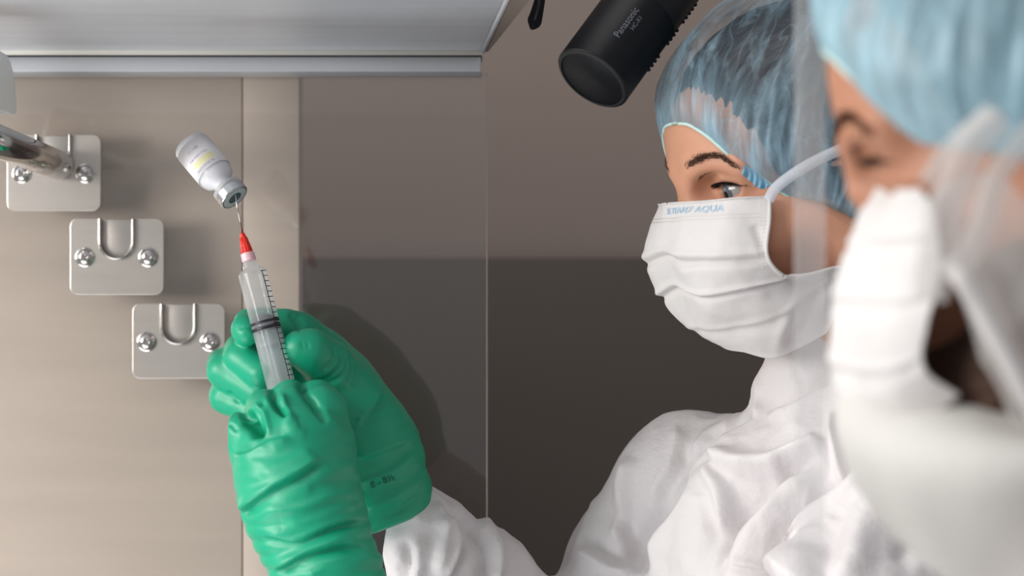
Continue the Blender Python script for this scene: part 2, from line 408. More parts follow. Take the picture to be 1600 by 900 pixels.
# steel cabinet wall behind the glass pane
yst = .285
cab = empty('cabinet_panel', tuple(P(200, 900, yst)), 'beige brushed steel cabinet wall behind the glass pane at the left', 'panel')
xr = P(468, 0, yst)[0]; xs = P(379, 0, yst)[0]; zt = ZC + .19
box('steel_sheet', (-1.1, yst, .75), (xs - .0002, yst + .03, zt), M['steel_beige'], cab, .0012)
box('steel_sheet', (xs + .0003, yst, .75), (xr, yst + .03, zt), M['steel_beige'], cab, .0012)
box('backing', (-1.1, yst + .031, .75), (xr - .01, yst + .04, zt), M['seam'], cab)
# glass pane
yp = .25
xe = P(760, 0, yp)[0]
pane = box('glass_pane', (-1.1, yp, .75), (xe, yp + .005, ZC + .164), M['pane'])
tag(pane, 'clear glass pane with faint reflections hanging below the hood rail', 'glass pane')
ed = box('polished_edge', (xe, yp, .75), (xe + .0007, yp + .005, ZC + .164), M['pane_edge'], pane)
# hood
hood = empty('hood', (-.3, 0, ZC + .17), 'brushed metal hood underside with bright lip above the hands', 'hood')
def prism(name, quad, z0, z1, m, parent, bevel=0):
    bm = bmesh.new(); lo = [bm.verts.new((x, y, z0)) for x, y in quad]; hi = [bm.verts.new((x, y, z1)) for x, y in quad]
    n = len(quad); bm.faces.new(lo); bm.faces.new(hi[::-1])
    for i in range(n): bm.faces.new((lo[i], hi[i], hi[(i + 1) % n], lo[(i + 1) % n]))
    bmesh.ops.recalc_face_normals(bm, faces=bm.faces)
    if bevel: bmesh.ops.bevel(bm, geom=bm.edges[:], offset=bevel, segments=3, affect='EDGES', profile=.5)
    me = bpy.data.meshes.new(name); bm.to_mesh(me); bm.free(); me.materials.append(m)
    if bevel: me.polygons.foreach_set('use_smooth', [True] * len(me.polygons))
    o = bpy.data.objects.new(name, me); C.objects.link(o); o.parent = parent; o.matrix_parent_inverse = Matrix.Translation(-Vector(parent.location))
    return o
zh = ZC + .1745
def XE(y): return -.0214 + (.2 - y) * .0574      # the hood's right edge runs slightly skew
# curved underside: rises a little, then dips to a rounded lip at the back
V = []; F = []; ys = np.linspace(-.32, .2, 60); nx = 40
for j, y in enumerate(ys):
    t = (y + .32) / .52
    dz = .006 * math.sin(min(t * 1.0, 1) * math.pi * .9) - .0 * t
    lip = max(0, (y - .165) / .035); dz -= .0028 * lip * lip - .0028 * lip if lip > 0 else 0
    for i in range(nx):
        u = i / (nx - 1); x = -1.1 + (XE(y) + 1.1) * u
        V.append((x, y, zh + dz))
for j in range(len(ys) - 1):
    for i in range(nx - 1):
        a = j * nx + i; F.append((a, a + nx, a + nx + 1, a + 1))
mesh_obj('underside_panel', V, F, M['steel_hood'], hood)
tube('edge_lip', [(XE(y) - .0004, y, zh + .0010) for y in (-.32, -.1, .2)], .0016, M['alu'], hood)
tube('back_lip', [(-1.1, .199, zh + .0016), (-.5, .199, zh + .0016), (XE(.2), .199, zh + .0016)], .0030, mat('cream_lip', srgb(238, 235, 226), .4), hood)
prism('side_panel', [(XE(-.32) + .002, -.32), (XE(.2) + .002, .2), (XE(.2) + .0035, .2), (XE(-.13) + .0135, -.13), (XE(-.32) + .020, -.32)], zh + .001, zh + .06, M['taupe'], hood)
prism('top_cover', [(-1.1, -.32), (-1.1, .27), (XE(.2), .27), (XE(-.32), -.32)], zh + .008, zh + .06, M['taupe'], hood)
box('gap_strip', (-1.1, .205, zh - .0006), (P(752, 0, .215)[0], .262, zh + .0075), M['dark_gap'], hood)  # black strip standing for the gap between lip and rail
yr = .212
box('rail', (-1.1, yr, P(0, 112, yr)[2]), (P(751, 0, yr)[0], .262, P(0, 88.5, yr)[2]), M['alu'], hood, .0006)

# hook plates
def hook_plate(cx, cy, wpx, hpx, label, slot_dx=0):
    y0 = yp - .0035
    root = empty('hook_plate', tuple(P(cx, cy + hpx / 2, y0)), label, 'hook plate', 'stainless hook plates screwed to the glass')
    s = (y0 - CAMY) / FPX
    wv, hv, th = wpx * s / 2, hpx * s / 2, .0016
    c = P(cx, cy, y0)
    # outline with rounded corners and a U slot cut from the top
    def arc(x, z, r, a0, a1, n=7): return [(x + r * math.cos(a), z + r * math.sin(a)) for a in np.linspace(a0, a1, n)]
    R = .0062; pi = math.pi; sw = 25 * s; sd = (cy - (cy - hpx / 2 + 62)) * s; sx = slot_dx * s
    sl_bot = hv - 62 * s
    pts = arc(wv - R, hv - R, R, 0, pi / 2) + [(sx + sw, hv)] + arc(sx, sl_bot + sw, sw, 0, -pi, 15) + [(sx - sw, hv)]
    pts += arc(-wv + R, hv - R, R, pi / 2, pi) + arc(-wv + R, -hv + R, R, pi, 1.5 * pi) + arc(wv - R, -hv + R, R, 1.5 * pi, 2 * pi)
    bm = bmesh.new(); f = bm.faces.new([bm.verts.new((c[0] + x, y0, c[2] + z)) for x, z in pts])
    bm.normal_update()
    r = bmesh.ops.extrude_face_region(bm, geom=[f]); bmesh.ops.translate(bm, vec=(0, th, 0), verts=[g for g in r['geom'] if isinstance(g, bmesh.types.BMVert)])
    bmesh.ops.recalc_face_normals(bm, faces=bm.faces)
    be = [e for e in bm.edges if abs(e.verts[0].co.y - y0) < 1e-6 and abs(e.verts[1].co.y - y0) < 1e-6]
    bmesh.ops.bevel(bm, geom=be, offset=.0006, segments=3, affect='EDGES', profile=.5)
    bmesh.ops.triangulate(bm, faces=[q for q in bm.faces if len(q.verts) > 4])
    me = bpy.data.meshes.new('plate'); bm.to_mesh(me); bm.free(); me.materials.append(M['steel'])
    o = bpy.data.objects.new('plate', me); C.objects.link(o); o.parent = root; o.matrix_parent_inverse = Matrix.Translation(-Vector(root.location))
    # flange round the slot: rolled rim standing proud, deep at the bottom
    V = []; F = []; path = [(sx + sw, hv - .0005)] + arc(sx, sl_bot + sw, sw, 0, -pi, 17) + [(sx - sw, hv - .0005)]
    path = np.array(path); tn = np.gradient(path, axis=0); tn /= np.linalg.norm(tn, axis=1, keepdims=True); nn = np.stack([-tn[:, 1], tn[:, 0]], 1)
    prof = [(-.0006, .001), (-.0022, -.0008), (-.0016, -.0036), (-.0004, -.0046), (.0004, -.0040), (.0003, .001)]
    for (x, z), q in zip(path, nn):
        for k, (o_, yy) in enumerate(prof):
            V.append((c[0] + x + q[0] * -o_, y0 + yy, c[2] + z + q[1] * -o_))
    n = len(prof)
    for i in range(len(path) - 1):
        for k in range(n - 1): F.append((i * n + k, i * n + k + 1, (i + 1) * n + k + 1, (i + 1) * n + k))
        F.append((i * n + n - 1, i * n, (i + 1) * n, (i + 1) * n + n - 1))
    mesh_obj('slot_rim', V, F, M['steel_polished'], root)
    # recessed pan seen through the slot
    box('slot_back', (c[0] + sx - sw - .001, y0 + .0018, c[2] + sl_bot - .001), (c[0] + sx + sw + .001, y0 + .0030, c[2] + hv - .001), M['steel'], root, .0004)
    for sg in (-1, 1):
        sc_ = P(cx + sg * 49.5 + slot_dx * .3, cy + 1, y0); rr = 15.5 * s
        scr = lathe('screw', [(-.0002, rr * 1.0), (.0006, rr * 1.0), (.0010, rr * .86), (.0022, rr * .80), (.0034, rr * .62), (.0040, rr * .36), (.0036, rr * .30), (.0020, rr * .27), (.0020, .00001)], sc_, (0, -1, 0), M['steel_polished'], root, 28, caps=False)
    return root
hook_plate(84, 270, 147, 120, "steel hook plate with the round rod resting in its slot", 0)
hook_plate(182.5, 401, 147, 120, 'empty steel hook plate in the middle, second of the stepped row')
hook_plate(279, 533, 145, 118, 'empty steel hook plate just left of the green gloves')

# rod
a = P(-70, 195, -.12); b = P(92, 258, yp - .006)
rod = lathe('support_rod', [(0, .0112), (np.linalg.norm(b - a) - .002, .0112), (np.linalg.norm(b - a), .0092)], a, b - a, M['steel_polished'], None, 40)
tag(rod, 'polished round steel rod lying in the top left hook plate', 'rod')
# white lamp head
lamp = empty('lamp_head', tuple(P(-20, 150, -.06)), 'smooth white plastic lamp head poking in at the left edge', 'lamp')
f = Field(P(-160, 230, -.14), P(60, 40, .05), .0012)
f.ell(P(-49, 168, -.05), (RP(98), .040, RP(98)), .004)
f.plane(P(0, 174, -.05), (-.16, 0, -1), .006)
V, Q = f.mesh(); V = smooth_mesh(V, Q, 3); mesh_obj('lamp_shade', V, Q, M['white_plastic'], lamp)
lathe('lamp_collar', [(0, .020), (.03, .018), (.034, .012)], P(-130, 120, -.05), (-1, 0, .3), M['white_plastic'], lamp)

# ------------------------------------------------------------------ camcorder and clip
yc = -.02
a = P(925, 124, yc - .012); b = P(1085, -95, yc + .05)
ax = b - a; L = np.linalg.norm(ax); R0 = .0262
cm = empty('camcorder', tuple(a), 'black cylindrical camera body hanging tilted in front of the taupe wall', 'camera')
lathe('body', [(0, R0 - .0012), (.0012, R0), (.060, R0), (.0615, R0 + .0006), (.063, R0), (L, R0 * 1.02)], a, ax, M['black'], cm, 72)
lathe('lens_ring', [(.0, R0 - .0012), (-.0006, R0 - .0022), (-.0006, R0 - .0032), (.002, R0 - .0036)], a, ax, M['black_matte'], cm, 64, caps=False)
lathe('lens', [(.0015, R0 - .004), (.001, R0 * .55), (.0002, R0 * .2), (.0, .00001)], a, ax, mat('dark_lens', srgb(20, 26, 34), .25), cm, 48, caps=False)
ua, e1, e2 = frame(ax)
camdir = np.array([0, -1, 0.]); fr_ = camdir - ua * (camdir @ ua); fr_ /= np.linalg.norm(fr_); sd_ = np.cross(ua, fr_)
if sd_[0] < 0: sd_ = -sd_
for k in range(16):
    t = .03 + k * .0042
    if k in (4, 5, 10): continue
    p = a + ua * t + sd_ * (R0 + .0001) + fr_ * .002
    lathe('grip_ridge', [(-.0012, .0006), (-.0006, .0012), (.0006, .0012), (.0012, .0006)], p, ua, M['black_matte'], cm, 10)
def text(name, body, size, origin, xdir, ydir, m, parent, cyl=None, mirror=False, bold=0.0):
    """flat print; cyl=(axis point, axis dir, radius) wraps it on a cylinder"""
    cu = bpy.data.curves.new(name, 'FONT'); cu.body = body; cu.size = size; cu.extrude = 0; cu.offset = bold; cu.align_x = 'CENTER'; cu.align_y = 'CENTER'; cu.resolution_u = 3
    tmp = bpy.data.objects.new('tmp', cu); C.objects.link(tmp)
    dg = bpy.context.evaluated_depsgraph_get(); me = bpy.data.meshes.new_from_object(tmp.evaluated_get(dg)); bpy.data.objects.remove(tmp)
    xd, yd = np.array(xdir, float), np.array(ydir, float); xd /= np.linalg.norm(xd); yd /= np.linalg.norm(yd)
    out = []
    for v in me.vertices:
        x = -v.co.x if mirror else v.co.x
        p = np.array(origin) + xd * x + yd * v.co.y
        if cyl:
            c0, ca, r = cyl; ca = ca / np.linalg.norm(ca); q = p - c0; h = q @ ca; rad = q - ca * h; p = c0 + ca * h + rad / np.linalg.norm(rad) * r
        out.append(p)
    F = [tuple(p.vertices) for p in me.polygons]
    return mesh_obj(name, out, F, m, parent, False), out, F
o = a + ua * .034 + fr_ * R0 - sd_ * .003
text('lettering', 'Panasonic', .0068, o, ua, -sd_, M['print_grey'], cm, (a, ua, R0 + .0003))
text('lettering', 'HC-X1', .0042, o + sd_ * .0055 + ua * .004, ua, -sd_, M['print_grey'], cm, (a, ua, R0 + .0003))
# clip at the top
clip = empty('clip', tuple(P(836, 44, .02)), 'small black plastic clip hanging beside the hood edge', 'clip')
pts = [(848, -40), (852, 0), (846, 37), (840, 43), (829, 46), (824, 30), (829, 18), (838, -10), (838, -40)]
bm = bmesh.new(); f_ = bm.faces.new([bm.verts.new(P(x, y, .015)) for x, y in pts]); r = bmesh.ops.extrude_face_region(bm, geom=[f_])
bmesh.ops.translate(bm, vec=(0, .008, 0), verts=[g for g in r['geom'] if isinstance(g, bmesh.types.BMVert)]); bmesh.ops.recalc_face_normals(bm, faces=bm.faces)
bmesh.ops.bevel(bm, geom=bm.edges[:], offset=.0008, segments=2, affect='EDGES'); me = bpy.data.meshes.new('clip_body'); bm.to_mesh(me); bm.free(); me.materials.append(M['black'])
o = bpy.data.objects.new('clip_body', me); C.objects.link(o); o.parent = clip; o.matrix_parent_inverse = Matrix.Translation(-Vector(clip.location))
tube('clip_tongue', [P(843, -20, .012), P(842, 10, .011), P(836, 32, .012)], [.0012, .0016, .001], M['black_matte'], clip)

# clear sheet edge standing in the foreground
ysh = -.55
st = box('clear_sheet', (P(1242, 0, ysh)[0], ysh, .9), (P(1290, 0, ysh)[0], ysh + .003, 2.1), M['strip'], bevel=.001)
tag(st, 'upright clear plastic strip crossing the blue cap and cheek of the masked woman', 'plastic strip')

# ------------------------------------------------------------------ vial and syringe
ca = P(367, 309, -.008); ba = P(296, 225, .010); ax = ca - ba; Lv = np.linalg.norm(ax)
va = empty('vial', tuple(ba), 'upside down white labelled glass vial on the needle', 'vial')
rb = .0122; u = Lv
lathe('glass_body', [(0, rb * .82), (.0005, rb * .93), (.002, rb), (.58 * u, rb), (.66 * u, rb * .88), (.715 * u, rb * .62), (.75 * u, rb * .56), (.80 * u, rb * .57), (.82 * u, rb * .84), (.86 * u, rb * .84), (.87 * u, rb * .7), (.89 * u, rb * .7)], ba, ax, M['vial_glass'], va, 64, sharp=False)
lathe('powder', [(.0022, rb * .90), (.57 * u, rb * .92), (.65 * u, rb * .80), (.70 * u, rb * .55), (.74 * u, rb * .48), (.86 * u, rb * .48)], ba, ax, M['label'], va, 48, sharp=False)
lathe('crimp_cap', [(.875 * u, rb * .70), (.878 * u, rb * .85), (.985 * u, rb * .85), (1.0 * u, rb * .80), (1.0 * u, rb * .45)], ba, ax, M['vial_cap'], va, 56, caps=False)
lathe('crimp_face', [(.998 * u, rb * .78), (1.004 * u, rb * .62), (1.003 * u, rb * .40)], ba, ax, mat('crimp_ring', srgb(176, 186, 188), .35, .2), va, 48, caps=False)
lathe('septum', [(.99 * u, rb * .42), (.996 * u, rb * .40), (.997 * u, .00001)], ba, ax, M['vial_rubber'], va, 40, caps=False)
lathe('paper_label', [(.11 * u, rb + .00015), (.09 * u, rb + .0003), (.55 * u, rb + .0003), (.55 * u, rb + .00015)], ba, ax, M['label'], va, 64, caps=False, sharp=False)
va_, e1, e2 = frame(ax)
def patch(name, c0, axd, r, t0, t1, a0, a1, m, parent, n=10):
    axd, e1, e2 = frame(axd); V = []; F = []
    for i, an in enumerate(np.linspace(a0, a1, n)):
        for t in (t0, t1): V.append(c0 + axd * t + (e1 * math.cos(an) + e2 * math.sin(an)) * r)
    for i in range(n - 1): F.append((2 * i, 2 * i + 1, 2 * i + 3, 2 * i + 2))
    return mesh_obj(name, V, F, m, parent)
fd = camdir - va_ * (camdir @ va_); fd /= np.linalg.norm(fd); afront = math.atan2(fd @ e2, fd @ e1)
patch('yellow_stripe', ba, ax, rb + .00040, .37 * u, .47 * u, afront - .75, afront + .55, M['yellow'], va)
sdv = np.cross(va_, fd)
for (tt, txt, sz) in ((.50, 'SINGLE DOSE VIAL', .0021), (.33, 'FOR INJECTION', .0023), (.22, 'I.V. USE', .0026)):
    text('lettering', txt, sz, ba + va_ * (tt * u) + fd * rb, sdv * (1 if sdv[2] > 0 else -1), np.cross(fd, sdv) * (1 if sdv[2] > 0 else -1), M['violet'], va, (ba, va_, rb + .0005))
# syringe
t0 = P(385, 390, -.002); t1 = P(449, 640, -.012); ax = t1 - t0; ax /= np.linalg.norm(ax); px = (1.6) / FPX
def along(d): return t0 + ax * d * px
sy = empty('syringe', tuple(t1), 'large clear syringe with red needle hub held upright in both gloves', 'syringe')
hp = along(-24); ntip = P(368.5, 311, -.0102)
lathe('needle', [(0, .00055), (np.linalg.norm(ntip - hp) + .004, .0005)], hp, ntip - hp, M['steel_polished'], sy, 16)
lathe('needle_hub', [(-27 * px, .0010), (-26 * px, .0016), (-12 * px, .0026), (-9 * px, .0030), (5 * px, .0036), (8 * px, .0037)], t0, ax, M['red'], sy, 32)
for k in range(6):
    an = k * math.pi / 3; q, g1, g2 = frame(ax); dd = g1 * math.cos(an) + g2 * math.sin(an)
    tube('hub_rib', [t0 + ax * (-20 * px) + dd * .0021, t0 + ax * (4 * px) + dd * .0036], [.0004, .0005], M['red'], sy, 6)
lathe('luer_collar', [(5 * px, .0040), (6 * px, .0046), (18 * px, .0048), (19 * px, .0040)], t0, ax, mat('pink_clear_collar', srgb(240, 190, 196), .3), sy, 32)
RB = 22.5 * px
lathe('barrel', [(17 * px, .0042), (24 * px, .0050), (30 * px, .0056), (35 * px, RB * .9), (38 * px, RB), (300 * px, RB)], t0, ax, M['barrel'], sy, 64, caps=False)
0 and lathe('barrel_lining', [(36 * px, RB * .88), (300 * px, RB * .90)], t0, ax, M['barrel'], sy, 48, caps=False)
lathe('stopper', [(104 * px, .0004), (108 * px, RB * .5), (114 * px, RB * .86), (116 * px, RB * 1.006), (120 * px, RB * 1.006), (121 * px, RB * .93), (124 * px, RB * .93), (125 * px, RB * 1.006), (130 * px, RB * 1.006), (131 * px, RB * .6)], t0, ax, M['rubber'], sy, 56, sharp=False)
q, g1, g2 = frame(ax)
for dd in (g1, g2):
    q0, q1 = along(129), along(330); wv = .0080
    V = []; F = [(0, 1, 3, 2), (4, 6, 7, 5), (0, 4, 5, 1), (2, 3, 7, 6), (0, 2, 6, 4), (1, 5, 7, 3)]
    oth = np.cross(ax, dd)
    for q_ in (q0, q1):
        for s1 in (-1, 1):
            for s2 in (-1, 1): V.append(q_ + dd * wv * s1 + oth * .0006 * s2)
    mesh_obj('plunger_blade', [V[0], V[1], V[2], V[3], V[4], V[5], V[6], V[7]], F, M['plunger'], sy, False)
lathe('plunger_disc', [(150 * px, RB * .8), (152 * px, RB * .84), (154 * px, RB * .8)], t0, ax, M['plunger'], sy, 40)
fd = camdir - q * (camdir @ q); fd /= np.linalg.norm(fd); sdx = np.cross(q, fd); sdx = sdx if sdx[0] > 0 else -sdx
V = []; F = []
def onb(ang, d): return t0 + q * d + (fd * math.cos(ang) + sdx * math.sin(ang)) * (RB + .00025)
for k in range(27):
    d = (40 + k * 8.4) * px; w_ = .0004; a0 = .86 if k % 5 else .72
    b0 = len(V)
    for an in np.linspace(a0, 1.36, 6): V += [onb(an, d - w_ * .75), onb(an, d + w_ * .75)]
    for i in range(5): F.append((b0 + 2 * i, b0 + 2 * i + 1, b0 + 2 * i + 3, b0 + 2 * i + 2))
b0 = len(V)
for d in np.linspace(39 * px, 262 * px, 12): V += [onb(.80, d), onb(.87, d)]
for i in range(11): F.append((b0 + 2 * i, b0 + 2 * i + 1, b0 + 2 * i + 3, b0 + 2 * i + 2))
mesh_obj('graduations', V, F, M['rubber'], sy)['kind'] = 'stuff'

# ------------------------------------------------------------------ person in front of the hood (masked woman)
EYEPX, EYEPY = 1268, 292
class Head:
    """local axes f (face), s (towards her left), u (up), origin at the skull's middle on eye level"""
    def __init__(s, org, yaw, pitch, roll=0, sc=1.0):
        y = math.radians(yaw); c, n = math.cos(y), math.sin(y)
        f = Vector((-c, -n, 0)); l = Vector((n, -c, 0)); u = Vector((0, 0, 1))
        R = Matrix.Rotation(math.radians(pitch), 3, l)       # positive pitch looks down
        f, u = R @ f, R @ u
        R = Matrix.Rotation(math.radians(roll), 3, f); l, u = R @ l, R @ u
        s.B = np.array([f, l, u]) * sc; s.o = np.array(org, float); s.sc = sc
    def w(s, q): return s.o + np.asarray(q, float) @ s.B
    def at(s, px, py, side):
        """local point seen at pixel (px,py) whose s coordinate is given"""
        A, Bp = P(px, py, -.3), P(px, py, .3)
        inv = np.linalg.inv(s.B); a, b = (A - s.o) @ inv, (Bp - s.o) @ inv
        t = (side - a[1]) / (b[1] - a[1]); return a + (b - a) * t
def head_mesh():
    f = Field((-.105, -.085, -.215), (.125, .085, .13), .00135)
    f.ell((-.004, 0, .033), (.096, .074, .088), .02)
    f.ell((.026, 0, -.022), (.059, .055, .066), .03)
    f.ell((.052, 0, .045), (.040, .056, .045), .02)
    for s in (-1, 1):
        f.cap((.0, .052 * s, -.040), (.040, .018 * s, -.073), .014, .012, .02)
        f.cap((.058, .044 * s, -.026), (.035, .058 * s, -.018), .016, .013, .02)      # cheekbone
        f.cap((.085, .012 * s, .016), (.070, .046 * s, .019), .0075, .009, .012)      # brow ridge
        f.ell((.0, .068 * s, .0), (.028, .012, .045), .02)
    f.cap((.061, 0, -.070), (.054, 0, -.076), .013, .013, .02)
    f.cap((.0845, 0, .006), (.089, 0, -.026), .0072, .0095, .012)
    for s in (-1, 1): f.cap((.088, .009 * s, -.033), (.082, .011 * s, -.035), .006, .006, .008)
    f.cap((.075, 0, -.050), (.072, 0, -.058), .010, .009, .012)
    for s in (-1, 1):
        f.ell((.086, .030 * s, .002), (.014, .018, .0115), .008, 'sub')
        f.ell((.0665, .032 * s, .003), (.0150, .0165, .0150), .004)                 # lids over the eyeball
        f.ell((.081, .034 * s, .0022), (.013, .0150, .0052), .0015, 'sub')         # the slit between them
        f.cap((.068, .019 * s, .0065), (.0785, .034 * s, .0110), .0022, .0026, .003); f.cap((.0785, .034 * s, .0110), (.066, .047 * s, .0060), .0026, .002, .003)
    f.cap((-.020, 0, -.05), (-.036, 0, -.19), .052, .056, .03)
    f.cap((-.036, -.05, -.205), (-.036, .05, -.205), .05, .05, .03)
    V, Q = f.mesh(); return smooth_mesh(V, Q, 2), Q
HV, HQ = head_mesh()
def ell_r(d, c, r):
    """distance from c along unit d to ellipsoid r centred at c"""
    return 1 / np.sqrt((d[:, 0] / r[0]) ** 2 + (d[:, 1] / r[1]) ** 2 + (d[:, 2] / r[2]) ** 2)
def cap_mesh(H, name, m, parent, edge_f, edge_u, puff=.10, back=.012, seed=0, nth=560, nt=150, amp=.0030, bulges=(), hemoff=.0022):
    c = np.array((-.004, 0, .033)); r = np.array((.096, .078, .088)) + .0035
    th = np.linspace(0, 2 * math.pi, nth, endpoint=False)
    # rim point for each heading
    rim = []
    for a in th:
        dz = 0.
        for _ in range(12):
            d = np.array([math.cos(a), math.sin(a), dz]); d /= np.linalg.norm(d)
            R = ell_r(d[None], c, r)[0]; p = c + d * R
            ut = np.interp(p[0], edge_f, edge_u); dz += (ut - p[2]) / max(np.hypot(d[0], d[1]) * R, .01) * .7
            dz = max(min(dz, 1.3), -1.3)
        rim.append(d)
    rim = np.array(rim); top = np.array([-.25, 0, 1.]); top /= np.linalg.norm(top)
    T = np.linspace(0, 1, nt) ** 1.25
    ang = np.arccos(np.clip(rim @ top, -1, 1))
    V = np.zeros((nt, nth, 3)); UVc = np.zeros((nt, nth, 2))
    for j, t in enumerate(T):
        d = (np.sin((1 - t) * ang)[:, None] * rim + np.sin(t * ang)[:, None] * top) / np.sin(ang)[:, None]
        R = ell_r(d, c, r)
        pf = 1 + puff * (1 - math.exp(-t * 7)) * (1.0 + .5 * np.clip(-d[:, 0], 0, 1)) - .45 * puff * (1 - math.exp(-t * 7)) * np.clip(d[:, 0], 0, 1)
        base = c + d * (R * pf + hemoff * .8)[:, None]
        an = np.stack([np.cos(th), np.sin(th), np.full(nth, t * .5)], 1)
        g = np.zeros(nth)
        g += ridged(np.stack([np.cos(th) * 7 + seed, np.sin(th) * 7, np.full(nth, t * 1.2)], 1)) * .9 * math.exp(-((t - .25) / .5) ** 2)
        g += ridged(np.stack([np.cos(th) * 16 + seed, np.sin(th) * 16, np.full(nth, t * 2.2)], 1)) * .55 * math.exp(-((t - .1) / .35) ** 2)
        g += np.sin(th * 92 + 3 * np.sin(th * 7)) * .22 * math.exp(-t * 14)
        g += perlin(np.stack([np.cos(th) * 3, np.sin(th) * 3 + seed, np.full(nth, t * 3)], 1)) * 1.1 * min(1, t * 4)
        V[j] = base + d * (amp * g * min(1, .25 + t * 6))[:, None]
        for (bc, br, ba) in bulges:
            dd = np.linalg.norm(V[j] - np.array(bc), axis=1); V[j] += d * (ba * np.exp(-(dd / br) ** 2))[:, None]
        UVc[j, :, 0] = th / (2 * math.pi); UVc[j, :, 1] = t
    W = H.w(V.reshape(-1, 3)); F = []
    i = np.arange(nth); i2 = (i + 1) % nth
    for j in range(nt - 1): F.append(np.stack([j * nth + i, j * nth + i2, (j + 1) * nth + i2, (j + 1) * nth + i], 1))
    F = np.concatenate(F); o = mesh_obj(name, W, F, m, parent)
    uv = o.data.uv_layers.new(name='UVMap'); li = np.zeros(len(o.data.loops), np.int32); o.data.loops.foreach_get('vertex_index', li)
    U = UVc.reshape(-1, 2)[li]; wrap = (li % nth == 0).reshape(-1, 4); mx = (U[:, 0].reshape(-1, 4).max(1) > .9)
    U[:, 0] = np.where((wrap & mx[:, None]).ravel(), 1.0, U[:, 0]); uv.data.foreach_set('uv', U.ravel().astype(np.float32))
    # elastic hem: thin wavy band
    rp = H.w(c + rim * (ell_r(rim, c, r) + hemoff)[:, None]); rp = np.vstack([rp[::4], rp[:1]])
    tube('elastic_hem', rp, [.0011], M['elastic'], o, 8)
    return o, V

def eye_parts(H, parent, sgs=(1, -1)):
    for s in sgs:
        c = np.array((.0662, .032 * s, .0025)); look = np.array((.90, -.10 * s + (.12 if s > 0 else -.12), -.30)); look /= np.linalg.norm(look)
        look = np.array((.96, .10, -.26)); look /= np.linalg.norm(look)
        wd = look @ H.B; wd /= np.linalg.norm(wd); wc = H.w(c); R = .0128 * H.sc
        e = lathe('eyeball', [(R * math.cos(a), R * math.sin(a)) for a in np.linspace(math.pi, .50, 20)], wc, wd, mat('eye_white', srgb(176, 170, 168), .18, coat=.6), parent, 32, caps=False, sharp=False)
        lathe('iris', [(R * math.cos(a), R * math.sin(a)) for a in np.linspace(.50, .20, 6)], wc, wd, mat('iris_grey', srgb(92, 104, 112), .15, coat=1), e, 32, caps=False, sharp=False)
        lathe('pupil', [(R * math.cos(a), R * math.sin(a)) for a in np.linspace(.20, 0.001, 5)], wc, wd, mat('pupil', srgb(8, 8, 10), .1, coat=1), e, 24, caps=False, sharp=False)
def strands(name, roots, dirs, lens, rad, m, parent, droop=.0, nseg=3):
    V = []; F = []
    for r, d, L in zip(roots, dirs, lens):
        b0 = len(V); d = d / np.linalg.norm(d); _, e1, e2 = frame(d)
        for i in range(nseg + 1):
            t = i / nseg; p = r + d * L * t + np.array((0, 0, -droop * t * t)); w_ = rad * (1 - .85 * t)
            for k in range(3):
                an = k * 2.094; V.append(p + (e1 * math.cos(an) + e2 * math.sin(an)) * w_)
        for i in range(nseg):
            for k in range(3): F.append((b0 + 3 * i + k, b0 + 3 * i + (k + 1) % 3, b0 + 3 * i + 3 + (k + 1) % 3, b0 + 3 * i + 3 + k))
    return mesh_obj(name, np.array(V), np.array(F), m, parent)
def head_surface(Hv, f0, s0, u0):
    """nearest head vertex (local)"""
    d = ((Hv - np.array((f0, s0, u0))) ** 2).sum(1); return Hv[d.argmin()]

